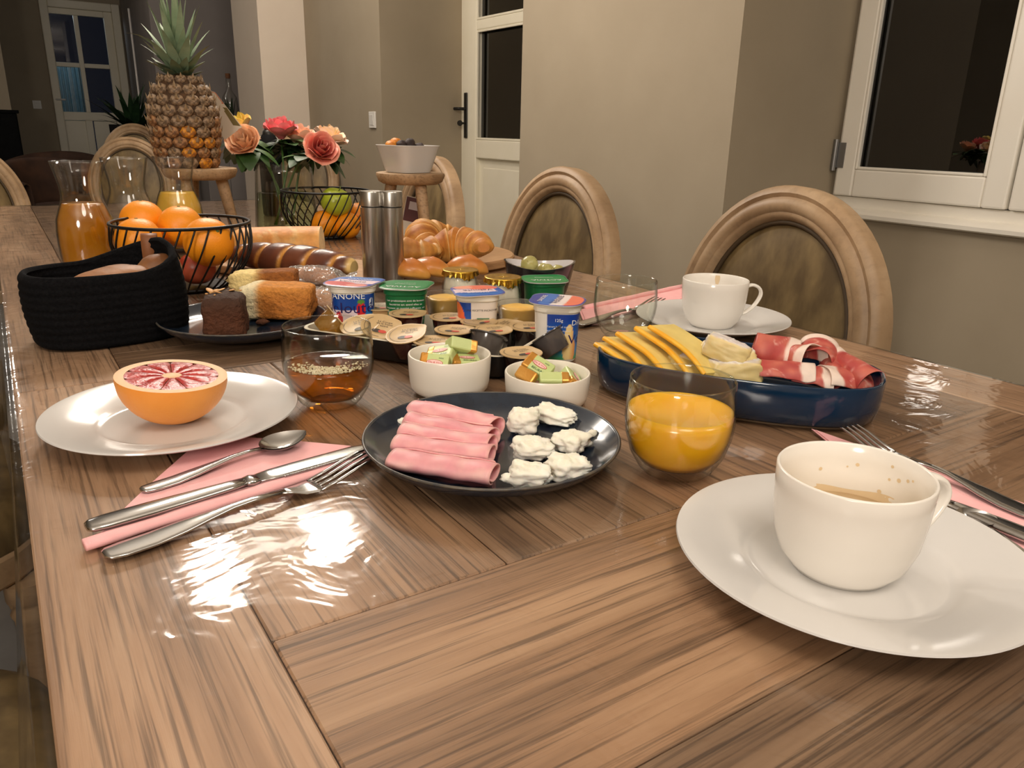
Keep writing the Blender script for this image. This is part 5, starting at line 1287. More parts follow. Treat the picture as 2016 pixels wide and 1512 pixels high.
def velB_band(a, v):
    c = mixc((30, 110, 190), (28, 66, 156), v)
    if a > -.3: c = (224, 214, 204)
    if blob(a, v, -1.0, .55, .42, .45) < 1: c = mixc((220, 60, 70), (240, 130, 60), v)
    if abs(a - .28) < .3 and abs(v - .53) < .085: c = (24, 110, 72)
    if a > 1.1: c = (226, 220, 212)
    return c
pot('yogurt_pot', 'yogurt pot with peach and blue lid and a green badge on its white side', (pC.x, pC.y, TZ), fC, HC_, .0265, .0235, 'white_plastic', vel_lid((236, 120, 96)),
    [('DANONE', .007, .004, .014, 0, 'ink_white'), ('Velouté', .0125, .0, -.003, 0, 'ink_navy')], velB_band,
    [('UNE RECETTE INCROYABLE', .0034, .28, HC_ * .68, 'ink_dark'), ('Sans conservateur', .0036, .28, HC_ * .44, 'ink_white'), ('Lait 100% origine France', .0030, .28, HC_ * .28, 'ink_dark'), ('cuisiné en pot', .0030, .28, HC_ * .2, 'ink_dark')], SKY + pi + rad(18), .0335)
pE_ = deep(1072, 550, 1.16); HE = pE_.z - TZ; fE = facing((pE_.x, pE_.y))
pot('yogurt_pot', 'green yogurt pot right in front of the dark pickle bowl', (pE_.x, pE_.y, TZ), fE + .5, HE, .0275, .025, 'green_plastic', act_lid,
    [('ACTIVIA', .0125, 0, -.010, pi, 'ink_white'), ('Probiotiques', .0055, 0, .004, 0, 'ink_white')], None, [('100', .006, -.75, HE * .4, 'ink_white')], SKY + rad(10), .0345)
pF_ = deep(1098, 592, .93); HF = pF_.z - TZ; fF = facing((pF_.x, pF_.y))
def velC_band(a, v):
    if a < -.42: return (228, 222, 214)
    c = mixc((60, 160, 90), (40, 140, 210), v / .2) if v < .2 else mixc((40, 140, 210), (22, 60, 150), (v - .2) / .7)
    if blob(a, v, .60, .22, .30, .30) < 1 or blob(a, v, .55, .55, .17, .24) < 1: c = mixc((236, 206, 140), (216, 130, 70), max(0, a - .6) * 3)
    return c
pot('yogurt_pot', 'yogurt pot printed with a pear, at the end of the jam tray', (pF_.x, pF_.y, TZ), fF, HF, .0272, .0245, 'white_plastic', lambda x, y, v: (44, 58, 150) if v > .93 or y > .55 else ((50, 110, 196) if y > .1 else ((236, 224, 222) if y > -.38 else (236, 120, 92))),
    [('DANONE', .0085, 0, .016, 0, 'ink_white'), ('Velouté', .0145, .0, -.004, 0, 'ink_navy')], velC_band,
    [('125g', .0052, .08, HF * .72, 'ink_white'), ('Yaourt brassé sucré', .0034, .08, HF * .62, 'ink_white'), ('aux fruits, aromatisé', .0034, .08, HF * .55, 'ink_white'), ('Conserver   LOT', .0034, .08, HF * .48, 'ink_white'), ('à +6°C maximum', .003, .08, HF * .39, 'ink_white'), ('Ingrédients : lait entier', .003, .08, HF * .33, 'ink_white'), ('poire, sucre, ferments', .003, .08, HF * .27, 'ink_white'), ('Ve', .016, .82, HF * .34, 'ink_navy'), ('DA', .009, .84, HF * .66, 'ink_white')], SKY + rad(75), .0335, 0, 2.8)
def compote(label, u, v, Z):
    p = deep(u, v, Z); H = p.z - TZ; t = thing('compote_cup', label, 'compote', (p.x, p.y, TZ), 0, 'clear cups of fruit compote')
    g = G(); g.lathe([(0, 0), (.021, 0), (.0225, .002), (.0275, H - .004), (.031, H - .003), (.032, H - .001), (.031, H), (.027, H - .001), (.0215, .003), (0, .002)], 40); g.build('cup_body', 'clear_pot', t)
    g = G(); g.lathe([(0, .0025), (.021, .0035), (.0262, H - .006), (.02, H - .0045), (0, H - .0035)], 36); g.v = [(x, y, z + (.0015 * nz((x, y, 0), 120) if z > H * .6 else 0)) for x, y, z in g.v]; g.build('compote', 'compote', t)
compote('clear cup of yellow compote behind the jam pots, in front of the first gold-lidded jar', 876, 578, 1.09); compote('clear cup of yellow compote between peach-lid and pear yogurt pots', 1021, 597, 1.03)
# dark pickle bowl
pk = deep(1062, 522, 1.24); t = thing('pickle_bowl', 'dark oval bowl with white inside holding pale green pickles', 'bowl', (pk.x, pk.y, TZ), SKY); hb = pk.z - TZ
def bowl_pt(th, k, inner):
    z = lerp(.002 if not inner else .005, hb + .008 * cos(th) ** 2 * 1.0, k); r = lerp(.034, .0565, k ** .55) - (.003 if inner else 0); return (r * 1.02 * cos(th), r * .86 * sin(th), z)
g = G(); g.grid(lambda u, v: bowl_pt(2 * pi * u, v, False), 56, 12, cu=True); g.grid(lambda u, v: tuple(lerp(a, b, v) for a, b in zip(bowl_pt(2 * pi * u, 1, False), bowl_pt(2 * pi * u, 1, True))), 56, 3, cu=True); g.add([bowl_pt(2 * pi * i / 56, 0, False) for i in range(56)], [tuple(range(56))]); g.build('bowl_body', 'dark_bowl', t)
g = G(); g.grid(lambda u, v: bowl_pt(2 * pi * u, v, True), 56, 12, cu=True); g.add([bowl_pt(2 * pi * i / 56, 0, True) for i in range(56)], [tuple(range(56))]); g.build('inside', 'bowl_inside', t)
for i, (a, b, h, r, lb) in enumerate([(-.016, .0, .012, .0145, 'largest round pale green pickle sticking out of the dark bowl'), (.012, -.004, .002, .0125, 'round pale green pickle in the middle of the dark bowl'), (.030, .004, .001, .011, 'pale green pickle on the side of the dark bowl next to the chairs'), (-.034, -.006, .0, .010, 'flat pale green pickle at the edge of the dark bowl near the croissants'), (.006, .018, .0, .012, 'pale green pickle at the back of the dark bowl')]):
    q = Vector((pk.x, pk.y, 0)) + rt * a + fw * b
    o = thing('pickle', lb, 'pickle', (q.x, q.y, TZ + hb - .010 + h), i, 'pickles in the dark bowl'); g = G(); g.ball((r, r * .95, r * .9), 16, 10, fn=lambda p_, d: p_ * (1 + .06 * nz(d, 2, i))); g.build('flesh', 'pickle', o)
    g = G()
    for k in range(5): g.box((r * .8 * cos(k * 1.3), r * .8 * sin(k * 1.3), r * .42), (.003, .0008, .0008), M4=Matrix.Rotation(0, 4, 'Z'))
    g.build('herb_flecks', 'herb', o, smooth=False)

E3 = lambda x, y, z: (Euler((0, 0, SKY)).to_matrix() @ Euler((rad(x), rad(y), rad(z))).to_matrix()).to_euler()
# ================================================================ JAM TRAY
TRa = Vector((.547, -.837, 0)); TRb = Vector((.837, .547, 0)); TR0 = P2(998, 705, .028)
TL, TWd, TH_ = .285, .142, .027
trc = TR0 - TRa * (TL / 2) + TRb * (TWd / 2) + TRa * .0
t = thing('jam_tray', 'black rectangular tray with cream rim full of jam portions', 'tray', (trc.x, trc.y, TZ), atan2(TRa.y, TRa.x))
def rrect(L, W_, r, n=6):
    out = []
    for cx_, cy_, a0 in ((L / 2 - r, W_ / 2 - r, 0), (-L / 2 + r, W_ / 2 - r, 90), (-L / 2 + r, -W_ / 2 + r, 180), (L / 2 - r, -W_ / 2 + r, 270)):
        out += [(cx_ + r * cos(rad(a0 + 90 * k / n)), cy_ + r * sin(rad(a0 + 90 * k / n))) for k in range(n + 1)]
    return out
def rr_ring(d, z): return [(x, y, z) for x, y in rrect(TL - 2 * d, TWd - 2 * d, max(.022 - d, .004))]
g = G(); loft_rings(g, [rr_ring(.010, 0), rr_ring(.006, .003), rr_ring(.0005, TH_ - .003), rr_ring(0, TH_)], True, False); g.build('tray_body', 'tray_black', t, smooth=40)
g = G(); loft_rings(g, [rr_ring(0, TH_), rr_ring(.001, TH_ + .0008), rr_ring(.0045, TH_ + .0004)], False, False); loft_rings(g, [rr_ring(.0045, TH_ + .0004), rr_ring(.009, .007), rr_ring(.013, .005)], False, True); g.build('cream_lining', 'tray_cream', t, smooth=40)
def jam_proto(fill):
    t = thing('jam_portion', None, 'jam')
    H = .026; g = G(); g.lathe([(0, 0), (.0155, 0), (.0172, .0012), (.0205, H - .002), (.0205, H), (0, H)], 28); g.build('cup_body', fill, t, smooth=50)
    g = G(); n = 40
    def oxy(i): a = 2 * pi * i / n; r = .0238 + .004 * max(0, cos(a - .6)) ** 30; return (r * cos(a), r * sin(a))
    g.add([(*oxy(i), H) for i in range(n)] + [(*oxy(i), H + .0012) for i in range(n)] + [(.9 * oxy(i)[0], .9 * oxy(i)[1], H + .0012) for i in range(n)] + [(.86 * oxy(i)[0], .86 * oxy(i)[1], H + .0007) for i in range(n)],
          [tuple(range(n - 1, -1, -1)), tuple(range(3 * n, 4 * n))] + [(j * n + i, j * n + (i + 1) % n, (j + 1) * n + (i + 1) % n, (j + 1) * n + i) for j in range(3) for i in range(n)])
    lo_ = g.build('lid', 'jam_lid', t, smooth=40)
    g = G(); Z = H + .0012
    for s_, y in (('La Coupe', .008), ('de la fraise', .004), ('extra', .0)): letter(g, s_, .0046, lambda x, y_, y=y: (x + .004, y_ + y, Z))
    g.grid(lambda u, v: (.0195 * cos(2.2 + 2.6 * u), .0195 * sin(2.2 + 2.6 * u) * 1.0, Z) if v < .5 else (.0190 * cos(2.2 + 2.6 * u), .0190 * sin(2.2 + 2.6 * u), Z), 16, 2)
    g.build('lid_lettering', 'ink_dark', lo_, smooth=False)
    g = G(); g.lathe([(0, Z), (.005, Z)], 14, 0); g.v = [(x * 1.2 - .003, y * .7 - .009, z) for x, y, z in g.v]; k_ = len(g.v); g.lathe([(0, Z + .0001), (.005, Z + .0001)], 14, 1); g.v[k_:] = [(x * 1.0 + .004, y * .6 - .0095, z) for x, y, z in g.v[k_:]]
    g.build('fruit_print', ['ink_dark', M('ink_strawberry', (206, 74, 58), rough=.45)] if 'ink_strawberry' not in MATS else ['ink_dark', 'ink_strawberry'], lo_, smooth=False)
    return t
JP = {m: jam_proto(m) for m in ('jam_red', 'jam_black', 'jam_amber', 'jam_pale')}
JUSED = {}
def jam(label, u, v, zl, m, rz, tilt=(0, 0)):
    p = at(u, v, zl); 
    e = (Euler((0, 0, rz)).to_matrix() @ Euler((tilt[0], tilt[1], 0)).to_matrix()).to_euler() if tilt != (0, 0) else Euler((0, 0, rz))
    off = e.to_matrix() @ Vector((0, 0, .0265)); loc = Vector((p.x, p.y, TZ + zl)) - off
    if m not in JUSED: o = JP[m]; JUSED[m] = 1; o.location = loc; o.rotation_euler = e; tag(o, label, None, 'jam portions in the black tray')
    else: dup(JP[m], label, loc, e, 'jam portions in the black tray')
def floorlift(z): return z
jam('pale jam portion with peach lid print right in front of the strawberry yogurt pot', 750, 604, .036, 'jam_pale', SKY)
jam('dark red jam portion with a berry printed lid in front of the green yogurt pot', 802, 617, .0385, 'jam_red', SKY)
jam('dark jam portion below the cup of compote, behind the two front lids', 882, 624, .034, 'jam_red', SKY + .3)
jam('jam portion whose lid touches the white side of the peach-lid yogurt pot', 943, 633, .034, 'jam_black', SKY + .9)
jam('black jam portion with shiny lid above the first butter bowl', 894, 649, .036, 'jam_black', SKY - .2)
jam('black jam portion with shiny red print in the middle of the tray', 971, 649, .036, 'jam_black', SKY + .4)
jam('black jam portion nearest the pear yogurt pot, standing upright', 1041, 643, .036, 'jam_black', SKY + .2)
jam('jam portion leaning on the tray edge closest to the amber tea tumbler', 799, 657, .036, 'jam_red', SKY, (rad(14), rad(-8)))
jam('tilted jam portion whose lid faces out beside the amber tea tumbler rim', 749, 643, .036, 'jam_pale', SKY, (rad(24), rad(10)))
jam('tilted jam portion seen through the top of the amber tea tumbler', 708, 640, .036, 'jam_amber', SKY + .4, (rad(14), rad(-12)))
jam('amber jam portion tipped on its side with its lid raised, next to the brioche', 668, 630, .036, 'jam_amber', SKY, (rad(-18), rad(52)))
jam('low jam portion peeking out in front of the black one above the first butter bowl', 853, 671, .0315, 'jam_amber', SKY)
jam('jam portion lid half covered between upright black portions in the tray centre', 1000, 638, .0325, 'jam_black', SKY + 1.2)
jam('jam portion lying low with only its lid showing behind the second butter bowl', 1026, 694, .0315, 'jam_black', SKY + .6)
def empty_pot(label, u, v, z, e):
    p = at(u, v, z); t = thing('empty_jam_cup', label, 'cup', (p.x, p.y, TZ + z), e, 'dark plastic cups in the jam tray')
    H = .026; g = G(); g.lathe([(0, 0), (.0155, 0), (.0172, .0012), (.0205, H - .002), (.0238, H - .0012), (.0238, H), (.0195, H), (.0165, .002), (0, .0015)], 32); g.v = [(x, y, z_ - H / 2) for x, y, z_ in g.v]; g.build('cup_body', 'smoke_plastic', t, smooth=50)
empty_pot('dark smoky plastic cup tipped over with its rim facing up, behind the two butter bowls', 957, 680, .022, E3(-24, 14, 0))
empty_pot('dark smoky plastic cup lying on its side at the tray corner near the blue dish', 1086, 676, .024, E3(-16, -34, 0))

# ================================================================ BUTTER BOWLS
def ramekin(label, loc):
    g = G(); g.lathe([(0, .001), (.032, .001), (.0345, 0), (.038, .0015), (.0408, .0055), (.0422, .012), (.0432, .025), (.0438, .039), (.0432, .0408), (.0418, .041), (.0405, .0395), (.0398, .022), (.0388, .011), (.034, .0065), (0, .006)], 64)
    return tag(g.build('butter_bowl', 'ramekin_white', None, loc, smooth=50), label, 'bowl')
q1 = at(885, 695, .041); q2 = at(1078, 731, .0325)
ramekin('small white bowl of butter portions nearest the amber tea tumbler', (q1.x, q1.y, TZ + .0002)); ramekin('small white bowl of butter portions nearest the blue cheese dish', (q2.x, q2.y, TZ)).scale = (1, 1, .8)
def butter_proto():
    t = thing('butter_portion', None, 'butter'); L, W_, H = .030, .021, .013
    g = G(); g.box((.003, 0, 0), (L - .006, W_, H)); g.build('wrapper', 'butter_green', t, smooth=False, bevel=.0018)
    g = G(); g.box((-L / 2 + .0045, 0, 0), (.009, W_ + .0003, H + .0003)); g.build('gold_end', 'butter_gold', t, smooth=False, bevel=.0018)
    for zs, nm in ((1, 'top_logo'), (-1, 'side_logo')):
        g = G()
        f = (lambda x, y, z=0: (x + .001, y, H / 2 + .0004 + z)) if zs == 1 else (lambda x, y, z=0: (x + .001, -W_ / 2 - .0004 - z, y))
        g.add([f(.0085 * cos(2 * pi * i / 24), .0032 * sin(2 * pi * i / 24)) for i in range(24)], [tuple(range(24))], 0)
        g.add([f(.0079 * cos(2 * pi * i / 24), .0027 * sin(2 * pi * i / 24), .0001) for i in range(24)], [tuple(range(24))], 1)
        letter(g, 'Elle & Vire', .0031, lambda x, y: f(x, y - .001, .0002), 0)
        if zs == 1: letter(g, 'mini', .003, lambda x, y: f(x + .006, y + .0045, .0002), 2); letter(g, 'BEURRE', .0042, lambda x, y: f(x + .002, y - .0085, .0002), 2)
        g.build(nm, ['ink_red', M('logo_pale', (240, 196, 190), rough=.5) if 'logo_pale' not in MATS else 'logo_pale', 'ink_green'], t, smooth=False)
    return t
BT = butter_proto(); bfirst = [True]
def butter(label, c, a, b, z, e):
    q = c + rt * a + fw * b; loc = (q.x, q.y, TZ + z)
    if bfirst[0]: bfirst[0] = False; BT.location = loc; BT.rotation_euler = e; tag(BT, label, None, 'butter portions in the white bowls')
    else: dup(BT, label, loc, e, 'butter portions in the white bowls')
E3 = lambda x, y, z: (Euler((0, 0, SKY)).to_matrix() @ Euler((rad(x), rad(y), rad(z))).to_matrix()).to_euler()
Q1, Q2 = Vector((q1.x, q1.y, 0)), Vector((q2.x, q2.y, 0))
butter('foil butter portion in front, end folded, in the bowl nearest the amber tea', Q1, -.008, -.006, .040, E3(22, -14, -14))
butter('foil butter portion lying across the top of the bowl nearest the amber tea', Q1, .012, .004, .0475, E3(30, -16, 200))
butter('foil butter portion low against the inner wall in the bowl nearest the amber tea', Q1, .017, -.009, .033, E3(10, 6, 16))
butter('foil butter portion with half hidden logo in the bowl nearest the amber tea', Q1, -.014, -.021, .034, E3(50, 4, -6))
butter('foil butter portion at the bottom of the bowl nearest the amber tea', Q1, -.004, .010, .019, E3(0, 0, 50))
butter('foil butter portion leaning highest in the bowl nearest the blue dish', Q2, -.010, .006, .034, E3(28, 24, -24))
butter('foil butter portion with its gold end up in the bowl nearest the blue dish', Q2, -.019, -.006, .025, E3(20, 40, 70))
butter('foil butter portion standing on edge at the front of the bowl nearest the blue dish', Q2, .006, -.014, .0245, E3(62, 0, 182))
butter('foil butter portion squeezed to one side of the bowl nearest the blue dish', Q2, .025, -.006, .024, E3(40, -10, 100))
butter('foil butter portion at the bottom of the bowl nearest the blue dish', Q2, .004, .012, .018, E3(0, 0, 30))

# ================================================================ HAM ROLLS AND GOAT CHEESE
def ham_roll(label, a, b, z, w_, h_, seed, turns=1.55):
    d = b - a; L = Vector((d.x, d.y, 0)).length; ang = atan2(d.y, d.x)
    g = G(); rnd = random.Random(seed)
    def f(u, v):
        th = 2 * pi * turns * u + rad(200); k = 1 - .26 * (1 - u); Lx = L * (.90 + .10 * (1 - u) + (.03 * sin(4 * u + seed)))
        x = (.04 * L * (1 - u)) + (Lx - .04 * L * (1 - u)) * v
        wob = 1 + .05 * nz((v * 3, u * 4, seed), 1) ; r = k * wob
        zz_ = h_ / 2 * r * sin(th); 
        return (x, w_ / 2 * r * cos(th) + .0022 * sin(3 * v + seed), h_ / 2 + max(zz_, -h_ / 2 + .0006 * (1 - u)) + .0016 * nz((v * 4, u * 3, seed), 1.2))
    def cf(u, v):
        c = mixc((236, 166, 170), (226, 148, 156), .5 + nz((u * 8, v * 5, seed), 1.2)); c = mixc(c, (242, 190, 184), max(0, nz((u * 5, v * 4, seed + 3), 1.5) * 1.6)); return mixc(c, (240, 184, 176), max(0, (abs(v - .5) - .46) * 18))
    g.grid(f, 56, 26, cf=cf)
    o = g.build('ham_roll', 'meat', None, (a.x, a.y, TZ + z), (0, 0, ang), colored=True); m = o.modifiers.new('thick', 'SOLIDIFY'); m.thickness = .0011; m.offset = -1
    return tag(o, label, 'ham', 'rolled ham slices on the navy plate')
zp = .0105
for i, (a, b, w_, h_, dz, lb) in enumerate([((808, 802), (985, 838), .026, .0155, .0, 'rolled pink ham slice nearest the butter bowls'), ((797, 826), (984, 856), .024, .0145, .001, 'rolled pink ham slice second from the butter bowls'), ((788, 846), (984, 873), .024, .0145, .0012, 'rolled pink ham slice in the middle of the row of ham'), ((778, 868), (980, 896), .025, .015, .0008, 'rolled pink ham slice second from the plate edge near the fork'), ((772, 900), (980, 936), .028, .017, .0, 'largest rolled pink ham slice at the plate edge near the fork')]):
    ham_roll(lb, P2(a[0], a[1], zp + .008), P2(b[0], b[1], zp + .008), zp - .0005 + dz, w_, h_, i + 1)
def goat(label, u, v, L, W_, H, rz, seed):
    p = P2(u, v, zp + H * .5); g = chunk(L, W_, H, seed, (243, 240, 222), (236, 230, 218), (246, 243, 230), .24, .3, .06, 4, .0)
    g.v = [(x + (.16 * L if seed % 2 else -.08 * L) * (y / W_ * 2) ** 2 * .5, y, z * (1 - .25 * (x / L))) for x, y, z in g.v]
    return tag(g.build('goat_cheese', 'white_cheese', None, (p.x, p.y, TZ + zp + H * .5 - .0008), (0, 0, SKY + rad(rz)), colored=True), label, 'cheese', 'goat cheese chunks on the navy plate')
goat('crescent of white goat cheese beside the ham roll nearest the butter bowls', 1030, 826, .030, .026, .019, 80, 3)
goat('long white goat cheese slice nearest the juice tumbler and butter bowl', 1092, 816, .042, .024, .013, -38, 4)
goat('crumbly goat cheese lump in the middle of its row next to the ham', 1047, 880, .031, .027, .014, 20, 5)
goat('white goat cheese lump in the middle of the row near the juice tumbler', 1127, 866, .030, .026, .014, 50, 6)
goat('goat cheese lump at the plate edge next to the largest ham roll', 1042, 932, .030, .020, .016, 5, 7)
goat('white goat cheese wedge at the plate edge facing the coffee cup', 1118, 916, .031, .024, .016, 25, 8)
for i, (u, v, lb) in enumerate([(1000, 945, 'tiny goat cheese crumb at the plate edge beside the last lump'), (1166, 856, 'tiny goat cheese crumb nearest the juice tumbler'), (794, 832, 'tiny white crumb at the far end of the ham rolls')]):
    p = P2(u, v, zp + .003); g = G(); g.ball((.006, .004, .0035), 14, 9, fn=lambda q_, d: q_ * (1 + .35 * nz(d, 2.5, i)), cf=lambda q_: (244, 241, 226)); tag(g.build('cheese_crumb', 'white_cheese', None, (p.x, p.y, TZ + zp + (.004 if i else .005)), colored=True), lb, 'cheese')

# ================================================================ BLUE DISH WITH CHEESE AND CURED HAM
DC = Vector((.623, .518, 0)); DA = rad(-56); DLn, DWd, DHt = .290, .152, .043
dt = thing('oval_dish', 'deep blue oval ceramic dish of sliced cheese and cured ham', 'dish', (DC.x, DC.y, TZ), DA)
def stad(d, z, n=18):
    A, B = DLn / 2 - d, DWd / 2 - d; out = []
    for i in range(64):
        th = 2 * pi * i / 64; c, s_ = cos(th), sin(th); q = (abs(c / A) ** 2.7 + abs(s_ / B) ** 2.7) ** (-1 / 2.7); out.append((q * c, q * s_, z))
    return out
g = G(); loft_rings(g, [stad(.008, .0022), stad(.004, .005), stad(.0012, .018), stad(.0, DHt - .002), stad(.0006, DHt), stad(.0022, DHt + .0006), stad(.0042, DHt - .0006), stad(.006, .02), stad(.010, .0085), stad(.016, .006)]); g.build('dish_body', 'teal_glaze', dt, smooth=50)
g = G(); loft_rings(g, [stad(.0095, 0), stad(.0075, .0023)]); g.build('foot_ring', 'unglazed', dt, smooth=40)
def dloc(a, b): return DC + Vector((cos(DA), sin(DA), 0)) * a + Vector((-sin(DA), cos(DA), 0)) * b
def cheese_slice(label, u, v, z, yaw, roll, pitch, L=.086, W_=.056, T=.0042, i=0):
    p = at(u, v, z); t = thing('cheese_slice', label, 'cheese', (p.x, p.y, p.z), 0, 'yellow cheese slices in the blue dish')
    t.rotation_euler = (Euler((0, 0, SKY + yaw)).to_matrix() @ Euler((pitch, 0, 0)).to_matrix() @ Euler((0, roll, 0)).to_matrix()).to_euler()
    def shp(x, y): return .004 * (x / W_) * 0
    g = G()
    def f(u_, v_, top):
        x = -W_ / 2 + .004 + (W_ - .004) * u_; y = (v_ - .5) * L; bend = -.010 * (2 * v_ - 1) ** 2 * (1 if v_ < .5 else .2); return (x, y, bend + (T / 2 if top else -T / 2) + .0005 * nz((x * 40, y * 40, i), 1))
    col = lambda u_, v_: mixc(mixc((236, 212, 130), (226, 200, 120), .5 + nz((u_ * 3, v_ * 6, i), 1)), (240, 190, 84), max(0, .25 - u_) * 1.2)
    n0 = len(g.v); g.grid(lambda a, b: f(a, b, True), 12, 16, cf=col); g.grid(lambda a, b: f(a, b, False), 12, 16, cf=col)
    g.grid(lambda a, b: tuple(lerp(p_, q_, b) for p_, q_ in zip(f(1, a, True), f(1, a, False))), 16, 2, cf=col); 
    for e in (0, 1): g.grid(lambda a, b, e=e: tuple(lerp(p_, q_, b) for p_, q_ in zip(f(a, e, True), f(a, e, False))), 12, 2, cf=col)
    g.build('slice_body', 'cheese', t, smooth=50, colored=True)
    g = G()
    def rf(u_, v_):
        b_ = f(0, v_, True); bz = b_[2] - T / 2; th = pi / 2 + pi * u_; k = 1 - .25 * abs(2 * v_ - 1) ** 6
        return (b_[0] + .0042 * cos(th) * k, b_[1] * 1.004, bz + (T / 2 + .0005) * sin(th))
    g.grid(rf, 8, 16, cf=lambda u_, v_: mixc((246, 172, 34), (240, 190, 70), .5 + nz((u_ * 2, v_ * 9, i), 1) * 1.2)); o = g.build('rind', 'cheese', t, colored=True); tag(o, 'orange rind edge')
    return t
cheese_slice('yellow cheese slice with orange rind at the very end of the blue dish', 1236, 699, .037, rad(30), rad(6), rad(9), .070, .044, .005, 0)
cheese_slice('yellow cheese slice with pale rind second from the dish end', 1260, 692, .042, rad(32), rad(7), rad(11), .078, .046, .0045, 1)
cheese_slice('yellow cheese slice with deep orange rind in the middle of the fan', 1294, 688, .046, rad(33), rad(8), rad(13), .084, .052, .0048, 2)
cheese_slice('large yellow cheese slice with bright orange rind and a crease', 1331, 681, .051, rad(33), rad(7), rad(15), .090, .046, .0048, 3)
cheese_slice('top plain yellow cheese slice leaning on the back rim of the dish', 1357, 678, .056, rad(35), rad(6), rad(16), .088, .042, .0042, 4)
def camem(label, u, v, z, L, W_, H, rz, seed, tilt=(0, 0)):
    p = at(u, v, z + .005); L *= 1.15; W_ *= 1.15; H *= 1.1; g = G(); g.ball((1, 1, 1), 40, 26); vs = []; cs = []
    for (x, y, z_) in g.v:
        m_ = (abs(x) ** 6 + abs(y) ** 6 + abs(z_) ** 6) ** (1 / 6); x, y, z_ = x / m_, y / m_, z_ / m_
        nn = .10 * nz((x * 2, y * 2, z_ * 2), 1.2, seed) + .07 * nz((x * 6, y * 6, z_ * 6), 1.3, seed)
        wd = .62 + .38 * (x * .5 + .5); vs.append((x * (1 + nn) * L / 2, y * (1 + nn) * W_ / 2 * wd, z_ * (1 + nn) * H / 2))
        rind = max(0, (abs(z_) - .86) / .14) + max(0, (x - .86) / .14); c = mixc((228, 206, 148), (220, 196, 134), .5 + nz((x * 3, y * 3, z_ * 3), 1, seed))
        cs.append(mixc(c, mixc((242, 236, 230), (206, 196, 196), .5 + nz((x * 7, y * 7, z_ * 7), 1, seed)), min(1, rind * 1.6)))
    g.v = vs; g.c = cs
    return tag(g.build('soft_cheese', 'cheese', None, p, (Euler((0, 0, SKY + rad(rz))).to_matrix() @ Euler((rad(tilt[0]), rad(tilt[1]), 0)).to_matrix()).to_euler(), colored=True), label, 'cheese', 'soft white rind cheese pieces in the blue dish')
camem('soft cheese piece with wrinkled white rind on top of the others', 1432, 690, .050, .040, .030, .022, 150, 2, (8, -14))
camem('soft cheese wedge with creamy cut side at the dish wall beside the ham', 1450, 733, .029, .044, .032, .026, 160, 3, (0, 6))
camem('soft cheese piece with grey white rind touching the yellow slices', 1358, 716, .030, .040, .028, .024, 20, 4)
camem('soft cheese corner with upturned rind behind the wrinkled top piece', 1392, 700, .036, .030, .024, .026, 60, 5, (20, 10))
camem('small soft cheese piece between the grey rind piece and the creamy wedge', 1404, 728, .028, .034, .028, .024, 100, 6, (4, 0))
camem('bitten off soft cheese end next to the cured ham', 1462, 716, .036, .028, .026, .028, 95, 7, (0, 10))
def cured(label, u, v, z, L, r, yaw, arc, seed, pitch=0, fat=(0, 1), flare=.0, roll=0):
    p = at(u, v, z); g = G()
    def f(a, b):
        th = lerp(arc[0], arc[1], a); rr = r * (1 + flare * (b - .5)) * (1 + .10 * nz((a * 2, b * 2, seed), 1.3)); x = (b - .5) * L * (1 + .05 * sin(a * 5 + seed))
        return (x, rr * cos(th) * 1.1, rr * sin(th) + .003 * nz((a * 3, b * 3, seed + 2), 1.2))
    def cf(a, b):
        c = mixc((178, 70, 66), (198, 104, 88), .5 + nz((a * 5, b * 4, seed), 1.3) * 1.3)
        e = 0
        if fat[0]: e = max(e, (.27 + .08 * nz((a * 3, 1, seed), 1.5) - b) / .05)
        if fat[1]: e = max(e, (b - .72 - .08 * nz((a * 3, 2, seed), 1.5)) / .05)
        if len(fat) > 2: e = max(e, (fat[2] - a) / .06)
        e = max(e, (.03 - abs(nz((a * 2.2, b * 2.5, seed + 9), 1.0))) / .03 * .55)
        return mixc(c, (238, 214, 200), e)
    g.grid(f, 44, 30, cf=cf)
    o = g.build('cured_ham_slice', 'meat', None, p, (Euler((0, 0, SKY + yaw)).to_matrix() @ Euler((roll, pitch, 0)).to_matrix()).to_euler(), colored=True); m = o.modifiers.new('thick', 'SOLIDIFY'); m.thickness = .001
    return tag(o, label, 'ham', 'cured ham slices in the blue dish')
cured('curled cured ham slice standing up like a loop nearest the soft cheese', 1524, 696, .044, .046, .019, rad(-22), (rad(-40), rad(235)), 1, rad(10), (0, 1), .35)
cured('cured ham slice with a white fat ridge behind the front slices', 1572, 706, .043, .040, .017, rad(-60), (rad(-10), rad(200)), 2, rad(-4), (1, 1), .2)
cured('cured ham slice with wide white fat top at the back of the dish', 1606, 704, .043, .038, .019, rad(62), (rad(-15), rad(200)), 3, rad(-10), (0, 1), .1)
cured('narrow rolled cured ham slice with a white tip between its neighbours', 1636, 722, .037, .052, .0105, rad(72), (rad(-60), rad(290)), 4, rad(-14), (0, 1), -.2)
cured('long rolled cured ham slice with white tip at the end of the dish', 1672, 728, .036, .062, .014, rad(112), (rad(-60), rad(290)), 5, rad(-12), (0, 1), -.25)
cured('flat folded cured ham slice with white fat border at the front of the dish', 1540, 742, .031, .058, .0165, rad(-4), (rad(-20), rad(165)), 6, rad(4), (0, 1, .2), .15)
cured('cured ham slice folded behind the flat front slice, fat stripe in the middle', 1592, 752, .027, .042, .016, rad(-10), (rad(0), rad(170)), 7, rad(6), (0, 1), .1)
cured('cured ham slice spread at the near end of the dish with two fat stripes', 1662, 758, .024, .056, .016, rad(10), (rad(0), rad(170)), 8, rad(8), (1, 0), -.2)

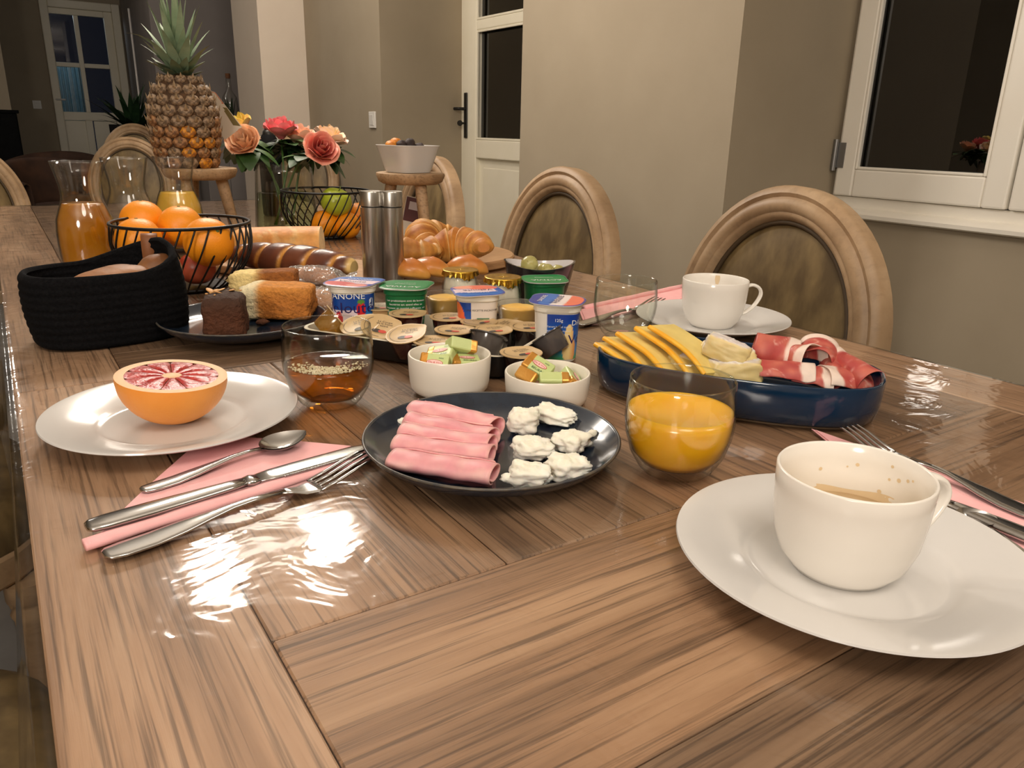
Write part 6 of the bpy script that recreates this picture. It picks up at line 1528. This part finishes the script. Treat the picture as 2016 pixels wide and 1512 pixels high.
# ================================================================ FAR ROOM
def club(label, loc, rotz):
    t = thing('tub_armchair', label, 'armchair', loc, rotz, 'dark brown armchairs in the far room')
    g = G()
    def shell(u, v, r0, r1):
        a = lerp(rad(-125), rad(125), u); k = cos(a) * .5 + .5; top = .52 + .26 * k; r = lerp(r0, r1, sin(pi * v) if False else 0)
        return a, top
    prof = [(.40, .12), (.42, .3), (.43, .6), (.43, .9), (.41, .985), (.37, 1.0), (.335, .97), (.32, .8), (.315, .5)]
    def f(u, v):
        i = v * (len(prof) - 1); j = min(int(i), len(prof) - 2); q_ = i - j; r = lerp(prof[j][0], prof[j + 1][0], q_); h = lerp(prof[j][1], prof[j + 1][1], q_)
        a = lerp(rad(-120), rad(120), u); k = (cos(a) * .5 + .5) ** .8; top = .54 + .22 * k; return (r * cos(a), r * sin(a), top * h)
    g.grid(f, 40, 20); g.build('tub_back', 'brown_velvet', t); t.children[0].modifiers.new('thick', 'SOLIDIFY').thickness = .01
    g = G(); g.lathe([(0, .2), (.3, .2), (.32, .22), (.325, .38), (.30, .43), (.2, .45), (0, .455)], 36); g.build('seat', 'brown_velvet', t)
    for a in (45, 135, 225, 315):
        l = G(); l.tube([(.27 * cos(rad(a)), .27 * sin(rad(a)), 0), (.25 * cos(rad(a)), .25 * sin(rad(a)), .21)], [.014, .02], 8); l.build('leg', 'black_plain', t)
    return t
pp = deep(100, 300, 6.6); club('dark brown tub armchair under the far door, farther of two', (pp.x, pp.y, 0), rad(70))
pp = deep(170, 345, 5.6); club('dark brown tub armchair half hidden behind the pale oval chair', (pp.x - .15, pp.y, 0), rad(110))
pp = deep(14, 300, 7.6); t = thing('black_cabinet', 'black cabinet standing beside the brown armchair', 'cabinet', (pp.x - .18, pp.y, 0)); hz = deep(20, 220, 7.6).z
g = G(); g.box((0, 0, hz / 2), (.62, .4, hz - .03)); g.build('cabinet_body', 'black_plain', t, smooth=False, bevel=.01)
g = G(); g.box((0, 0, hz - .0), (.66, .43, .03)); g.build('cabinet_top', 'black_plain', t, smooth=False, bevel=.005)
for x in (-.155, .155):
    g = G(); g.box((x, -.205, hz / 2), (.295, .012, hz - .1)); o = g.build('door', 'black_plain', t, smooth=False, bevel=.004); g = G(); g.ball((.012, .012, .012), 10, 8, c=(x - .11 * (1 if x > 0 else -1), -.22, hz / 2)); g.build('knob', 'dark_metal', o)
pp = deep(-52, 372, 4.6); t = thing('grey_pouf', 'slate grey upholstered pouf below the oval chair at the far table corner', 'pouf', (pp.x, pp.y, 0)); hz = deep(0, 331, 4.6).z
g = G(); g.lathe([(0, .0), (.2, 0), (.22, .02), (.225, hz * .5), (.22, hz - .03), (.19, hz), (0, hz)], 36); g.build('pouf_body', 'slate_fabric', t); g = G(); g.tube([(.222 * cos(2 * pi * i / 36), .222 * sin(2 * pi * i / 36), hz - .03) for i in range(36)], .005, 6, closed=True); g.build('piping', 'slate_fabric', t)
# potted plant
pp = deep(262, 236, 6.5); t = thing('potted_plant', 'dark green strap-leaved plant in front of the far grey wall', 'plant', (pp.x, pp.y, 0)); bz = pp.z + .02
g = G(); g.lathe([(0, 0), (.13, 0), (.15, .02), (.18, bz * .5), (.19, bz - .06), (.17, bz - .06), (.165, bz - .1), (0, bz - .1)], 32); g.build('pot', 'black_plain', t)
rnd = random.Random(2)
for k in range(44):
    a = rnd.uniform(0, 2 * pi); L = rnd.uniform(.26, .42); o = blade(L, .036, rnd.uniform(.1, 1.2), rnd.uniform(.2, .9)).build('leaf', 'leaf_dark', t, (.02 * cos(a), .02 * sin(a), bz - .1), (0, 0, a))
# thin white pole
pb, ptp = deep(274, 190, 7.0), deep(256, 24, 7.0); t = thing('white_pole', 'thin white pole rising behind the dark pot plant', 'pole', (pb.x, pb.y, 0))
g = G(); g.tube([(0, 0, .02), (0, 0, ptp.z)], .009, 8); g.build('shaft', 'trim_white', t); g = G(); g.lathe([(0, 0), (.09, 0), (.09, .015), (.02, .025), (0, .025)], 24); g.build('base', 'trim_white', t)
# sideboard with the corked bottle
sb = deep(460, 241, 6.5); t = thing('pale_sideboard', 'pale grey sideboard carrying the corked bottle beside the pillar', 'sideboard', (sb.x - .12, sb.y + .22, 0)); hz = sb.z
g = G(); g.box((.06, 0, hz / 2 - .02), (.36, .36, hz - .04)); g.build('carcass', 'grey_paint', t, smooth=False, bevel=.004)
g = G(); g.box((.06, 0, hz - .015), (.40, .40, .03)); g.build('top', 'trim_white', t, smooth=False, bevel=.004)
for x in (-.027, .147):
    g = G(); g.box((x, -.187, hz / 2), (.17, .014, hz - .12)); o = g.build('door', 'grey_paint', t, smooth=False, bevel=.003); g = G(); g.ball((.012, .012, .012), 10, 8, c=(x, -.203, hz * .75)); g.build('knob', 'dark_metal', o)
bp = deep(463, 236, 6.55); t = thing('corked_bottle', 'tall clear bottle with cork and dark leaves inside, on the sideboard', 'bottle', (bp.x, bp.y + .12, hz)); bh = deep(459, 146, 6.6).z - hz
g = G(); g.lathe([(0, .004), (.05, .004), (.056, 0), (.062, .006), (.066, bh * .3), (.06, bh * .52), (.024, bh * .66), (.02, bh * .9), (.024, bh * .92), (.024, bh * .94), (.018, bh * .94), (.018, bh * .66), (.055, bh * .52), (.061, bh * .3), (.055, .01), (0, .01)], 32); g.build('glass_body', 'carafe_glass', t)
g = G(); g.lathe([(0, bh * .9), (.017, bh * .9), (.021, bh * .95), (.02, bh), (0, bh)], 20); g.build('cork', 'cork', t, smooth=50)
for k in range(7):
    a = k * 2.4; o = blade(.2, .014, .12, .3).build('leaf', 'leaf_dark', t, (.012 * cos(a), .012 * sin(a), .014), (0, 0, a))
bx_ = deep(449, 222, 6.9); t = thing('black_box', 'black box behind the corked bottle on the sideboard', 'box', (bp.x - .06, bp.y + .26, hz)); bhh = .14
g = G(); g.box((0, 0, bhh / 2), (.2, .12, bhh)); g.build('box_body', 'black_plain', t, smooth=False, bevel=.004); g = G(); g.box((0, 0, bhh + .008), (.206, .126, .016)); g.build('lid', 'black_plain', t, smooth=False, bevel=.003)
